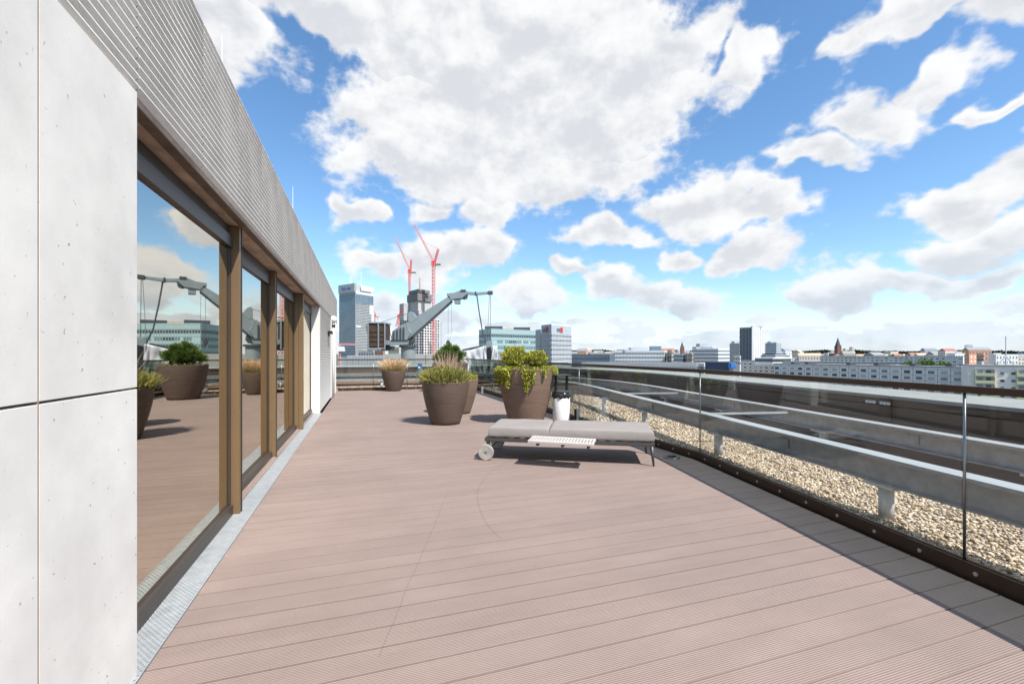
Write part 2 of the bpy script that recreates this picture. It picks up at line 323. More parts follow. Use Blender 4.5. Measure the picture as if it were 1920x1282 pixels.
island_mat('leaf_broom', [(0.07, 0.05, 0.02), (0.273, 0.315, 0.046), (0.507, 0.567, 0.072), (0.663, 0.693, 0.090), (0.254, 0.210, 0.072), (0.410, 0.315, 0.144)], trans=0.25)  # darkest tone puts shade between the twigs into the leaf colour
island_mat('straw', [(0.607, 0.414, 0.224), (0.758, 0.552, 0.329), (0.800, 0.635, 0.419), (0.497, 0.344, 0.179)], trans=0.25)
island_mat('wisp', [(0.525, 0.360, 0.255), (0.630, 0.450, 0.330), (0.450, 0.360, 0.210)], trans=0.3)
island_mat('far_leaf', [(0.022, 0.036, 0.02), (0.035, 0.05, 0.025), (0.045, 0.055, 0.03)], trans=0.1)
island_mat('tree_leaf', [(0.045, 0.090, 0.018), (0.075, 0.143, 0.030), (0.135, 0.210, 0.045), (0.180, 0.255, 0.053)], trans=0.2)
pmat('twig', (0.10, 0.065, 0.04), rough=0.9)


# ------------------------------------------------------------------ mesh helpers
class MB:
    def __init__(s): s.v = []; s.f = []; s.m = []; s.cm = 0
    def add(s, vs, fs):
        o = len(s.v); s.v += [tuple(map(float, x)) for x in vs]
        for f in fs: s.f.append(tuple(i + o for i in f)); s.m.append(s.cm)
        return s
    def box(s, x0, x1, y0, y1, z0, z1):
        vs = [(x, y, z) for z in (z0, z1) for y in (y0, y1) for x in (x0, x1)]
        return s.add(vs, [(0, 2, 3, 1), (4, 5, 7, 6), (0, 1, 5, 4), (2, 6, 7, 3), (0, 4, 6, 2), (1, 3, 7, 5)])
    def obox(s, c, a, b, d):       # centre and three half axes
        c, a, b, d = (np.array(q, float) for q in (c, a, b, d))
        vs = [c + i * a + j * b + k * d for k in (-1, 1) for j in (-1, 1) for i in (-1, 1)]
        return s.add(vs, [(0, 2, 3, 1), (4, 5, 7, 6), (0, 1, 5, 4), (2, 6, 7, 3), (0, 4, 6, 2), (1, 3, 7, 5)])
    def bar(s, p, q, w, h=None):   # square bar between two points
        p, q = np.array(p, float), np.array(q, float); d = q - p; L = np.linalg.norm(d)
        if L < 1e-9: return s
        d /= L; up = np.array([0, 0, 1.0]) if abs(d[2]) < 0.95 else np.array([1.0, 0, 0])
        a = np.cross(d, up); a /= np.linalg.norm(a); b = np.cross(a, d); h = h or w
        return s.obox((p + q) / 2, d * L / 2, a * w / 2, b * h / 2)
    def prism(s, pts, ext):
        pts = [np.array(p, float) for p in pts]; n = len(pts); e = np.array(ext, float)
        vs = pts + [p + e for p in pts]
        return s.add(vs, [tuple(range(n))[::-1], tuple(range(n, 2 * n))] + [(i, (i + 1) % n, n + (i + 1) % n, n + i) for i in range(n)])
    def tube(s, p, q, r0, r1=None, n=10, cap=True):
        p, q = np.array(p, float), np.array(q, float); d = q - p; d = d / np.linalg.norm(d); r1 = r0 if r1 is None else r1
        up = np.array([0, 0, 1.0]) if abs(d[2]) < 0.9 else np.array([1.0, 0, 0])
        a = np.cross(d, up); a /= np.linalg.norm(a); b = np.cross(d, a)
        vs = [c + r * (math.cos(t) * a + math.sin(t) * b) for c, r in ((p, r0), (q, r1)) for t in np.linspace(0, 2 * math.pi, n, endpoint=False)]
        fs = [(i, (i + 1) % n, n + (i + 1) % n, n + i) for i in range(n)]
        if cap: fs += [tuple(range(n))[::-1], tuple(range(n, 2 * n))]
        return s.add(vs, fs)
    def lathe(s, c, prof, n=32, capb=True, capt=False):
        vs = [(c[0] + r * math.cos(t), c[1] + r * math.sin(t), c[2] + z) for r, z in prof for t in np.linspace(0, 2 * math.pi, n, endpoint=False)]
        fs = [(k * n + i, k * n + (i + 1) % n, (k + 1) * n + (i + 1) % n, (k + 1) * n + i) for k in range(len(prof) - 1) for i in range(n)]
        if capb: fs.append(tuple(range(n))[::-1])
        if capt: fs.append(tuple(range((len(prof) - 1) * n, len(prof) * n)))
        return s.add(vs, fs)
    def sweep(s, pts, nrm, prof):  # prof: closed list of (offset along nrm, z); pts Nx2, nrm Nx2
        k = len(prof); vs = []
        for p, n in zip(pts, nrm):
            for o, z in prof: vs.append((p[0] + n[0] * o, p[1] + n[1] * o, z))
        fs = [(i * k + j, i * k + (j + 1) % k, (i + 1) * k + (j + 1) % k, (i + 1) * k + j) for i in range(len(pts) - 1) for j in range(k)]
        fs += [tuple(range(k))[::-1], tuple(range((len(pts) - 1) * k, len(pts) * k))]
        return s.add(vs, fs)
    def build(s, name, mat, parent=None, smooth=False, bevel=0.0, mats=None, seg=2):
        return mk(name, s.v, s.f, mat, parent, smooth, bevel, mats, s.m if mats else None, seg)

def root_loc(o):
    v = Vector((0, 0, 0))
    while o is not None: v += o.location; o = o.parent
    return v
def mk(name, verts, faces, mat, parent=None, smooth=False, bevel=0.0, mats=None, mi=None, seg=2):
    me = bpy.data.meshes.new(name); v = np.array(verts, float)
    if parent is not None: v = v - np.array(root_loc(parent))
    if isinstance(faces, np.ndarray):
        me.vertices.add(len(v)); me.vertices.foreach_set('co', v.astype(np.float32).ravel())
        k = faces.shape[1]; nf = len(faces)
        me.loops.add(nf * k); me.loops.foreach_set('vertex_index', faces.astype(np.int32).ravel())
        me.polygons.add(nf); me.polygons.foreach_set('loop_start', np.arange(0, nf * k, k, dtype=np.int32))
        me.update(calc_edges=True)
    else:
        me.from_pydata(v.tolist(), [], faces)
        bm = bmesh.new(); bm.from_mesh(me); bmesh.ops.recalc_face_normals(bm, faces=bm.faces); bm.to_mesh(me); bm.free()
    for q in (mats or [mat]): me.materials.append(MAT[q])
    if mi: me.polygons.foreach_set('material_index', np.array(mi, np.int32))
    if smooth: me.polygons.foreach_set('use_smooth', np.ones(len(me.polygons), bool))
    o = bpy.data.objects.new(name, me); COL.objects.link(o)
    if parent is not None: o.parent = parent
    if bevel > 0:
        b = o.modifiers.new('bevel', 'BEVEL'); b.width = bevel; b.segments = seg; b.limit_method = 'ANGLE'; b.angle_limit = R(40)
    return o
def tag(o, label=None, cat=None, group=None, kind=None):
    if label: o['label'] = label
    if cat: o['category'] = cat
    if group: o['group'] = group
    if kind: o['kind'] = kind
    return o
def thing(name, label, cat, loc, group=None):
    o = bpy.data.objects.new(name, None); COL.objects.link(o); o.location = tuple(map(float, loc)); o.empty_display_size = 0.2
    return tag(o, label, cat, group)
def struct(o): o['kind'] = 'structure'; return o
def stuff(o): o['kind'] = 'stuff'; return o
def share(o, parent, loc, rz=0.0):      # copy that shares the mesh
    c = o.copy(); COL.objects.link(c); c.parent = parent; c.location = loc; c.rotation_euler = (0, 0, rz); return c
def text_mesh(body, size, parent, mat, loc, right, name, extrude=0.01):
    cu = bpy.data.curves.new('t', 'FONT'); cu.body = body; cu.size = size; cu.extrude = extrude; cu.align_x = 'CENTER'; cu.align_y = 'CENTER'
    t = bpy.data.objects.new('t', cu); COL.objects.link(t)
    dg = bpy.context.evaluated_depsgraph_get(); me = bpy.data.meshes.new_from_object(t.evaluated_get(dg)); bpy.data.objects.remove(t)
    me.materials.clear(); me.materials.append(MAT[mat]); me.name = name
    o = bpy.data.objects.new(name, me); COL.objects.link(o); o.parent = parent
    rr = np.array([right[0], right[1], 0.0]); rr /= np.linalg.norm(rr)
    o.rotation_euler = (R(90), 0, math.atan2(rr[1], rr[0])); o.location = Vector(loc) - root_loc(parent)
    return o
# ------------------------------------------------------------------ the roof terrace
FX = -0.90                                     # plane of the facade
def rail_x(y): return 4.05 - 0.2 * (4.65 - y) if y < 4.65 else 4.05
YF = 17.35                                     # far balustrade
PITCH = 0.158

# track path (inner beam), outward normal to the right of travel
ctrl = np.array([(2.55, -5.2), (3.45, -0.65), (4.27, 3.45), (5.15, 7.85), (5.72, 10.7), (5.78, 12.6), (5.35, 14.6), (4.65, 16.4), (3.3, 17.9), (1.4, 18.45), (-1.6, 18.55), (-5.0, 18.55)])
def catmull(c, n=10):
    out = []
    for i in range(len(c) - 1):
        p0 = c[max(i - 1, 0)]; p1 = c[i]; p2 = c[i + 1]; p3 = c[min(i + 2, len(c) - 1)]
        for t in np.linspace(0, 1, n, endpoint=False):
            out.append(0.5 * ((2 * p1) + (-p0 + p2) * t + (2 * p0 - 5 * p1 + 4 * p2 - p3) * t * t + (-p0 + 3 * p1 - 3 * p2 + p3) * t ** 3))
    out.append(c[-1]); return np.array(out)
TP = catmull(ctrl)
tg = np.gradient(TP, axis=0); tg /= np.linalg.norm(tg, axis=1)[:, None]
TN = np.stack([tg[:, 1], -tg[:, 0]], 1)
TS = np.concatenate([[0], np.cumsum(np.linalg.norm(np.diff(TP, axis=0), axis=1))])
def at_s(s): return (np.array([np.interp(s, TS, TP[:, i]) for i in (0, 1)]), np.array([np.interp(s, TS, TN[:, i]) for i in (0, 1)]))
def path_piece(s0, s1, step=0.35):
    n = max(2, int((s1 - s0) / step) + 1); q = [at_s(s) for s in np.linspace(s0, s1, n)]
    return [a for a, _ in q], [b / np.linalg.norm(b) for _, b in q]
def rail_pts(off):   # balustrade line offset outwards, mitred
    return [np.array(p) for p in ((2.72 + off * 1.02, -2.0), (4.05 + off, 4.65 - off * 0.1), (4.05 + off, YF + off), (FX + 0.04, YF + off))]

# deck: dark bed with planks
edge = [(FX + 0.01, -2.0)] + [(p[0], p[1]) for p in rail_pts(-0.004)]
edge[-1] = (FX + 0.01, YF - 0.004)
deck = struct(MB().prism([(x, y, -0.06) for x, y in edge], (0, 0, 0.028)).build('deck', 'substrate'))
y = 2.299 - PITCH * 25; k = 0
while y < YF - 0.02:
    y0, y1 = y + 0.0038, min(y + PITCH - 0.0038, YF - 0.03)
    if y1 - y0 > 0.02:
        xa = FX + 0.022
        e0, e1 = rail_x(y0) - 0.036, rail_x(y1) - 0.036
        dz = random.uniform(-0.0008, 0.0008)
        b = MB(); pts = [(xa, y0, -0.03), (e0, y0, -0.03), (e1, y1, -0.03), (xa, y1, -0.03)]
        b.prism(pts, (0, 0, 0.03 + dz)); b.build('plank', 'deck', deck)
    y += PITCH; k += 1

# drain grate along the facade
gy0, gy1 = 2.2, 11.06
grate = thing('drain_grate', 'galvanised mesh drain grate running along the foot of the glass doors', 'grate', (-0.96, gy0, 0))
m = MB(); m.box(-1.045, -1.039, gy0, gy1, -0.03, 0.004); m.box(-0.888, -0.882, gy0, gy1, -0.03, 0.004)
stuff(m.build('frame_strip', 'galv', grate))
m = MB(); W = 0.151; pt = 0.029
yy = gy0 - W
while yy < gy1:
    for sgn in (1, -1):
        a = np.array([-1.039, yy if sgn > 0 else yy + W * 1.25]); b_ = np.array([-0.888, yy + W * 1.25 if sgn > 0 else yy])
        def clip(a, b_):
            t0, t1 = 0.0, 1.0
            for lo in (gy0,):
                if a[1] < lo and b_[1] < lo: return None
                if a[1] < lo: t0 = max(t0, (lo - a[1]) / (b_[1] - a[1]))
                if b_[1] < lo: t1 = min(t1, (lo - a[1]) / (b_[1] - a[1]))
            if a[1] > gy1 and b_[1] > gy1: return None
            if a[1] > gy1: t0 = max(t0, (gy1 - a[1]) / (b_[1] - a[1]))
            if b_[1] > gy1: t1 = min(t1, (gy1 - a[1]) / (b_[1] - a[1]))
            return (a + (b_ - a) * t0, a + (b_ - a) * t1) if t1 - t0 > 0.02 else None
        c = clip(a, b_)
        if c is not None:
            z = -0.003 if sgn > 0 else -0.0045
            m.bar((*c[0], z), (*c[1], z), 0.0095, 0.012)
    yy += pt
stuff(m.build('mesh_lattice', 'galv', grate))
MB().box(-1.038, -0.889, gy0, gy1, -0.06, -0.028).build('channel', 'substrate', grate)

# ------------------------------------------------------------------ penthouse
pent = thing('penthouse', 'pale concrete penthouse with ribbed fascia and bronze sliding glass doors', 'building', (-1.5, 8.0, 0))
MB().box(-9, -1.30, -2.6, 17.0, -0.05, 3.22).build('core_wall', 'interior', pent)
# smooth concrete panels beside the doors
gap = 0.003
for (ya, yb) in ((1.680, 2.283), (0.48, 1.680), (-0.72, 0.48), (-1.92, -0.72)):
    for (za, zb) in ((-0.05, 1.206), (1.206, 2.452)):
        MB().box(-1.10, FX, ya + gap, yb - (gap if yb < 2.2 else 0), za + 0.004, zb - 0.005).build('wall_panel', 'concrete', pent, bevel=0.0012)
for yj in (1.680, 0.48, -0.72):
    MB().box(-1.08, FX - 0.0006, yj - gap, yj + gap, -0.05, 2.445).build('joint_seal', 'sealant', pent)
MB().box(-1.29, -1.101, -1.92, 2.28, -0.05, 2.45).build('backing_wall', 'interior', pent)
# ribbed fascia
def rib_profile(z0, n, xo, depth=0.022, p=0.0441):
    pr = []
    for i in range(n):
        z = z0 + i * p
        pr += [(xo - depth, z), (xo, z + 0.0265), (xo - 0.0015, z + 0.034), (xo - 0.008, z + 0.0415)]
    pr.append((xo - depth, z0 + n * p)); pr += [(-1.06, z0 + n * p), (-1.06, z0)]
    return pr
def rib_panel(z0, n, xo, ya, yb, name, mat, depth=0.022):
    pr = rib_profile(z0, n, xo, depth)
    return MB().prism([(x, ya, z) for x, z in pr], (0, yb - ya, 0)).build(name, mat, pent)
f0 = rib_panel(2.455, 20, FX, 2.306 + 0.003, 2.306 + 0.82 - 0.003, 'fascia_panel', 'rib_concrete')
for i in range(-5, 19):
    if i == 0: continue
    share(f0, pent, (0, i * 0.82, 0))
FE = 2.306 + 19 * 0.82                         # 17.89
MB().box(-9, FX - 0.024, -1.8, FE, 3.338, 3.372).build('roof_cap', 'rib_concrete', pent, bevel=0.004)
MB().box(-9, -1.061, -1.8, FE, 3.223, 3.336).build('roof_slab', 'rib_concrete', pent)
for i in range(0, 11):                         # soffit over the doors
    ya = 2.30 + i * 0.82; yb = min(ya + 0.82, 11.05)
    MB().box(-1.20, FX - 0.025, ya + 0.003, yb - 0.003, 2.425, 2.4535).build('soffit_panel', 'soffit', pent)
    MB().box(-0.985, FX - 0.026, ya + 0.003, yb - 0.003, 2.4205, 2.4247).build('drip_strip', 'drip_brown', pent)
# doors: (glass x, y0, y1, sill x)
doors = ((-1.06, 2.284, 4.302, -1.032), (-1.158, 4.372, 6.472, -1.112), (-1.158, 6.542, 8.722, -1.112), (-1.122, 8.802, 11.048, -1.085))
for gx, ya, yb, sx in doors:
    fr = MB()
    fr.box(gx - 0.05, sx, ya, yb, 0.0, 0.085)
    fr.box(gx - 0.05, gx + 0.026, ya, yb, 2.235, 2.33)
    fr.box(gx - 0.05, gx + 0.012, yb - 0.03, yb, 0.085, 2.235)
    if gx < -1.1: fr.box(gx - 0.05, gx + 0.012, ya, ya + 0.03, 0.085, 2.235)
    d = fr.build('door_frame', 'dark_bronze', pent, bevel=0.002)
    tag(MB().box(gx - 0.024, gx, ya - 0.0 + (0.03 if gx < -1.1 else 0.0), yb - 0.03, 0.085, 2.235).build('glass_pane', 'window_glass', d), None)
    MB().box(gx - 0.06, gx + (0.0 if gx > -1.1 else 0.02), ya, yb, 2.33, 2.42).build('blind_box', 'frame_dark', pent, bevel=0.003)
    if sx < -1.08:
        MB().box(sx + 0.001, -1.046, ya, yb, -0.02, 0.012).build('door_sill', 'deck', pent)
MB().box(-1.30, -1.17, 2.284, 11.05, 2.25, 2.45).build('lintel', 'frame_dark', pent)
MB().box(-1.3, -1.27, 2.284, 11.05, -0.05, 2.3).build('curtain_wall', 'interior', pent)
for (ya, yb, xo, step) in ((4.303, 4.371, -0.985, None), (6.473, 6.541, -1.072, None), (8.723, 8.801, -1.005, -1.078)):
    c = MB().box(-1.25, step if step else xo, ya, yb, 0.0, 2.422).build('column', 'bronze', pent, bevel=0.002)
    if step: MB().box(step + 0.003, xo, ya + 0.004, yb - 0.004, 0.0, 2.422).build('cover_strip', 'bronze', c, bevel=0.002)
    MB().box((step or xo) + 0.0005, (step or xo) + 0.006, yb - 0.012, yb - 0.004, 0.0, 2.42).build('gasket', 'gasket', c)
# white return wall, ribbed wall and service door at the far end
MB().box(-1.28, -0.925, 11.05, 11.12, 0.0, 2.424).build('reveal_panel', 'white_reveal', pent, bevel=0.003)
MB().box(-1.28, -1.062, 11.12, 17.0, -0.05, 3.2).build('end_wall', 'white_reveal', pent)
g0 = rib_panel(0.02, 55, FX - 0.015, 11.123, 11.997, 'ribbed_panel', 'white_rib', 0.036)
for i in range(1, 4): share(g0, pent, (0, i * 0.876, 0))
MB().box(-1.06, FX + 0.004, 14.64, 14.80, 0.0, 2.45).build('door_post', 'white_reveal', pent, bevel=0.004)
sd = MB().box(-1.05, FX - 0.03, 14.803, 15.75, 0.01, 2.43).build('service_door', 'white_reveal', pent, bevel=0.004)
MB().tube((FX - 0.03, 15.62, 1.05), (FX + 0.03, 15.62, 1.05), 0.012).build('handle', 'steel', sd)
MB().box(-1.06, FX + 0.004, 15.753, 15.90, 0.0, 2.45).build('door_post', 'white_reveal', pent, bevel=0.004)
share(g0, pent, (0, 15.905 - 11.123, 0)).name = 'ribbed_panel'
MB().box(-1.28, FX + 0.01, 16.79, 17.0, -0.05, 2.45).build('corner_pier', 'white_reveal', pent, bevel=0.004)
la = thing('wall_lamp', 'small black wall lamp on the ribbed white wall', 'lamp', (FX, 13.6, 1.95))
MB().box(FX - 0.014, FX + 0.10, 13.30, 13.75, 1.90, 1.98).build('housing', 'black', la, bevel=0.006)
MB().box(FX - 0.012, FX + 0.02, 13.46, 13.60, 1.84, 1.898).build('bracket', 'black', la)
wl = thing('globe_lamp', 'white globe lamp on a pipe at the end of the ribbed wall', 'lamp', (FX + 0.04, 14.72, 0))
MB().tube((FX + 0.05, 14.72, 0.02), (FX + 0.05, 14.72, 2.30), 0.03, n=12).build('pipe', 'white_paint', wl, smooth=True)
MB().lathe((FX + 0.05, 14.72, 2.30), [(0.03, 0), (0.09, 0.04), (0.11, 0.11), (0.08, 0.18), (0.01, 0.21)], 16).build('globe', 'white_paint', wl, smooth=True)
MB().box(FX + 0.005, FX + 0.10, 14.68, 14.76, 2.16, 2.24).build('bracket', 'black', wl)
for i, (yy, hh, lab) in enumerate(((3.95, 0.42, 'thin white lightning rod on the roof edge nearer the camera'), (7.6, 0.55, 'thin white lightning rod on the roof edge farther along the fascia'))):
    lr = thing('lightning_rod', lab, 'lightning rod', (FX - 0.12, yy, 3.372), 'lightning rods on the penthouse roof')
    MB().tube((FX - 0.12, yy, 3.372), (FX - 0.12, yy, 3.372 + hh), 0.005, 0.003, 6).build('rod', 'white_paint', lr)
    MB().lathe((FX - 0.12, yy, 3.372), [(0.05, 0), (0.05, 0.03), (0.01, 0.05)], 10).build('foot', 'white_paint', lr)

# ------------------------------------------------------------------ glass balustrade
bal = thing('glass_balustrade', 'frameless glass balustrade with brown handrail round the terrace edge', 'balustrade', (4.0, 4.6, 0))
def poly_sweep(name, mat, offs, zs, segs=None, parent=bal, bevel=0.0):
    for i in range(3):
        a0, a1 = rail_pts(offs[0])[i:i + 2]; b0, b1 = rail_pts(offs[1])[i:i + 2]
        MB().prism([(*a0, zs[0]), (*a1, zs[0]), (*b1, zs[0]), (*b0, zs[0])], (0, 0, zs[1] - zs[0])).build(name, mat, parent, bevel=bevel)
poly_sweep('base_profile', 'rail_brown', (0.0, 0.022), (-0.06, 0.094), bevel=0.002)
poly_sweep('outer_profile', 'rail_brown', (0.042, 0.064), (-0.06, 0.094), bevel=0.002)
poly_sweep('handrail', 'rail_brown', (0.018, 0.047), (1.110, 1.154), bevel=0.003)
def seg_pt(i, t, off):
    a, b = rail_pts(off)[i:i + 2]; return a + (b - a) * t
joints = {0: [], 1: [], 2: []}
LA = math.hypot(1.33, 6.65)
ja = [(-2 + 2) / 6.65, (1.72 - 2.93 + 2) / 6.65, (1.72 + 2) / 6.65, 1.0]; ja[0] = 0.0
jb = [0.0, (8.0 - 4.65) / 12.7, (11.2 - 4.65) / 12.7, (14.3 - 4.65) / 12.7, 1.0]
jc = [0.0, 0.25, 0.5, 0.75, 1.0]
for i, js in enumerate((ja, jb, jc)):
    for t0, t1 in zip(js[:-1], js[1:]):
        L_ = np.linalg.norm(seg_pt(i, t1, 0) - seg_pt(i, t0, 0)); e = 0.006 / L_
        a0, a1 = seg_pt(i, t0 + e, 0.026), seg_pt(i, t1 - e, 0.026); b0, b1 = seg_pt(i, t0 + e, 0.0385), seg_pt(i, t1 - e, 0.0385)
        MB().prism([(*a0, 0.03), (*a1, 0.03), (*b1, 0.03), (*b0, 0.03)], (0, 0, 1.0815)).build('glass_panel', 'rail_glass', bal)
    for t in js[1:]:
        if i == 2 and t == 1.0: continue
        p = seg_pt(i, t, 0.032)
        m = MB().tube((*p, 0.095), (*p, 1.109), 0.008, n=8); m.build('edge_post', 'steel', bal, smooth=True)
    # bolts
    n = int(np.linalg.norm(seg_pt(i, 1, 0) - seg_pt(i, 0, 0)) / 0.31)
    d = seg_pt(i, 1, 0) - seg_pt(i, 0, 0); d /= np.linalg.norm(d); nr = np.array([d[1], -d[0]])
    for j in range(n):
        p = seg_pt(i, (j + 0.5) / n, 0)
        if i == 0 and p[1] < -0.5: continue
        q = p - nr * 0.005
        MB().tube((*q, 0.045), (*(p + nr * 0.004), 0.045), 0.0125, n=12).build('bolt', 'screw', bal)
# black gap strip and thin edge trim between planks and profile
poly_sweep('edge_trim', 'gasket', (-0.034, -0.026), (-0.03, 0.001))

# ------------------------------------------------------------------ track beams, gravel, parapet
SM = TS[-1]
def track(off, lab):
    t = thing('track_beam', lab, 'track beam', (*(at_s(12)[0]), 0), 'maintenance track beams')
    sc_ = 1.0
    pts, nr = path_piece(0.2, SM - 0.2, 0.3)
    h0, h1 = 0.285, 0.505
    prof = [(-0.075, h0), (-0.075, h0 + 0.012), (-0.006, h0 + 0.016), (-0.006, h1 - 0.026), (-0.085, h1 - 0.022), (-0.085, h1), (0.085, h1), (0.085, h1 - 0.022), (0.006, h1 - 0.026), (0.006, h0 + 0.016), (0.075, h0 + 0.012), (0.075, h0)]
    prof = [(o + off, z) for o, z in prof]
    b = MB().sweep(pts, nr, prof).build('web', 'beam', t)
    top = [(-0.083 + off, h1 + 0.001), (-0.083 + off, h1 + 0.006), (0.083 + off, h1 + 0.006), (0.083 + off, h1 + 0.001)]
    MB().sweep(pts, nr, top).build('running_rail', 'beam_top', t)
    s = 0.75; first = None
    while s < SM - 0.5:
        p, n = at_s(s); q = p + n * off
        po = MB().tube((*q, -0.03), (*q, 0.262), 0.052, n=18).build('post', 'galv_post', t, smooth=False)
        for pl in po.data.polygons: pl.use_smooth = len(pl.vertices) == 4
        tdir = np.array([-n[1], n[0]])
        MB().obox((*q, 0.2735), (*(tdir * 0.13), 0), (*(n * 0.09), 0), (0, 0, 0.0105)).build('head_plate', 'galv_post', t)
        for sg in (-1, 1):
            for s2 in (-1, 1):
                r = q + tdir * 0.1 * sg + n * 0.068 * s2
                MB().tube((*r, 0.2845), (*r, 0.315), 0.011, n=6).build('bolt', 'beam', t)
        s += 2.37
    for s in (5.6, 9.0, 12.3, 15.4):           # splice plates
        p, n = at_s(s); tdir = np.array([-n[1], n[0]]); q = p + n * (off - 0.012)
        MB().obox((*q, 0.395), (*(tdir * 0.07), 0), (*(n * 0.0055), 0), (0, 0, 0.045)).build('splice_plate', 'beam', t)
    return t
track(0.0, 'curved galvanised track beam nearest the glass balustrade')
track(1.57, 'curved galvanised track beam nearest the outer parapet')
for s in (10.8, 14.2):
    p, n = at_s(s); a = p + n * 0.09; b = p + n * 1.48
    o = MB().bar((*a, 0.46), (*b, 0.46), 0.04, 0.025).build('cross_tie', 'beam_top')
    tag(o, {4.1: 'pale steel tie between the track beams close to the handrail front post', 7.5: 'pale steel tie between the track beams behind the second glass panel', 10.8: 'pale steel tie between the track beams behind the lounger',
            14.2: 'pale steel tie between the track beams behind the waste bin', 17.5: 'pale steel tie between the track beams behind the large planter'}[s], 'tie bar', 'ties between track beams')

# gravel bed
inner = rail_pts(0.066)
bed = [(p[0], p[1], 0) for p in inner]
pp, nn = path_piece(0.1, SM - 2.4, 0.4)
outer = [p + n * 1.05 for p, n in zip(pp, nn)]
poly = [np.array(p[:2]) for p in bed] + [q for q in outer[::-1]]
poly[3] = np.array([-1.6, YF + 0.066])
gb = struct(MB().prism([(p[0], p[1], -0.05) for p in poly], (0, 0, 0.030)).build('gravel_ground', 'gravel_bed'))
def inside(pts, poly):
    x, y = pts[:, 0], pts[:, 1]; c = np.zeros(len(pts), bool); n = len(poly)
    for i in range(n):
        x0, y0 = poly[i]; x1, y1 = poly[(i + 1) % n]
        t = ((y0 > y) != (y1 > y)) & (x < (x1 - x0) * (y - y0) / (y1 - y0 + 1e-12) + x0); c ^= t
    return c
def pebble_field(name, n, ylo, yhi, xlo, xhi, rmin, rmax, z, layers):
    pts = np.stack([rng.uniform(xlo, xhi, n), rng.uniform(ylo, yhi, n)], 1)
    pts = pts[inside(pts, poly)]; n = len(pts)
    t = (1 + 5 ** 0.5) / 2
    iv = np.array([(-1, t, 0), (1, t, 0), (-1, -t, 0), (1, -t, 0), (0, -1, t), (0, 1, t), (0, -1, -t), (0, 1, -t), (t, 0, -1), (t, 0, 1), (-t, 0, -1), (-t, 0, 1)], float); iv /= np.linalg.norm(iv[0])
    it = np.array([(0, 11, 5), (0, 5, 1), (0, 1, 7), (0, 7, 10), (0, 10, 11), (1, 5, 9), (5, 11, 4), (11, 10, 2), (10, 7, 6), (7, 1, 8), (3, 9, 4), (3, 4, 2), (3, 2, 6), (3, 6, 8), (3, 8, 9), (4, 9, 5), (2, 4, 11), (6, 2, 10), (8, 6, 7), (9, 8, 1)])
    r = rng.uniform(rmin, rmax, n) ** 1.0
    sx = rng.uniform(0.8, 1.35, n); sy = rng.uniform(0.7, 1.1, n); sz = rng.uniform(0.42, 0.72, n)
    V = iv[None] * np.stack([sx, sy, sz], 1)[:, None] * r[:, None, None]
    V *= rng.uniform(0.82, 1.15, (n, 12, 1))
    a = rng.uniform(0, 2 * math.pi, n); tl = rng.normal(0, 0.35, n)
    c, s = np.cos(tl), np.sin(tl); x, zz = V[..., 0].copy(), V[..., 2].copy()
    V[..., 0] = c[:, None] * x - s[:, None] * zz; V[..., 2] = s[:, None] * x + c[:, None] * zz
    c, s = np.cos(a), np.sin(a); x, yv = V[..., 0].copy(), V[..., 1].copy()
    V[..., 0] = c[:, None] * x - s[:, None] * yv; V[..., 1] = s[:, None] * x + c[:, None] * yv
    V += np.stack([pts[:, 0], pts[:, 1], z + rng.uniform(-0.002, layers, n)], 1)[:, None]
    Fa = (it[None] + (np.arange(n) * 12)[:, None, None]).reshape(-1, 3)
    return mk(name, V.reshape(-1, 3), Fa, 'pebbles', None, smooth=True)
g1 = pebble_field('gravel', 46000, 0.2, 6.5, 3.0, 6.4, 0.009, 0.0185, -0.016, 0.018)
tag(g1, 'pale round gravel in the strip just outside the near glass balustrade', 'gravel', kind='stuff')
g2 = pebble_field('gravel', 46000, 6.5, 20.0, -1.6, 7.2, 0.014, 0.026, -0.014, 0.016)
tag(g2, 'pale round gravel farther along, curving round the end of the terrace', 'gravel', kind='stuff')

# brown roof floor beyond the gravel and the outer parapet
pp, nn = path_piece(0.0, SM, 0.5)
m = MB().sweep(pp, nn, [(1.051, -0.06), (1.051, -0.012), (3.05, -0.012), (3.05, -0.06)])
struct(m.build('roof_floor', 'brown_floor'))
par = thing('parapet', 'dark brown outer roof parapet with pale concrete coping', 'parapet', (7.5, 6.0, 0))
PO, PZ = 2.17, 0.80
s = 0.3
while s < SM - 0.4:
    s1 = min(s + 1.9, SM - 0.2)
    a, b = path_piece(s + 0.006, s1 - 0.006, 0.5)
    MB().sweep(a, b, [(PO, -0.02), (PO, 0.655), (PO + 0.05, 0.655), (PO + 0.05, -0.02)]).build('cladding_panel', 'brown_clad', par)
    MB().sweep(a, b, [(PO, 0.672), (PO, PZ - 0.05), (PO + 0.05, PZ - 0.05), (PO + 0.05, 0.672)]).build('upper_strip', 'brown_clad', par)
    MB().sweep(a, b, [(PO - 0.26, 0.02), (PO - 0.004, 0.16), (PO - 0.004, -0.018), (PO - 0.26, -0.018)]).build('fillet', 'brown_floor', par)
    a, b = path_piece(s + 0.003, s1 - 0.003, 0.5)
    MB().sweep(a, b, [(PO - 0.03, PZ - 0.045), (PO - 0.03, PZ), (PO + 0.93, PZ + 0.012), (PO + 0.93, PZ - 0.10)]).build('coping_slab', 'coping', par, bevel=0.006)
    s = s1
a, b = path_piece(0.3, SM - 0.2, 0.5)
MB().sweep(a, b, [(PO + 0.052, -6.0), (PO + 0.052, PZ - 0.052), (PO + 0.88, PZ - 0.052), (PO + 0.88, -6.0)]).build('wall_core', 'brown_clad', par)
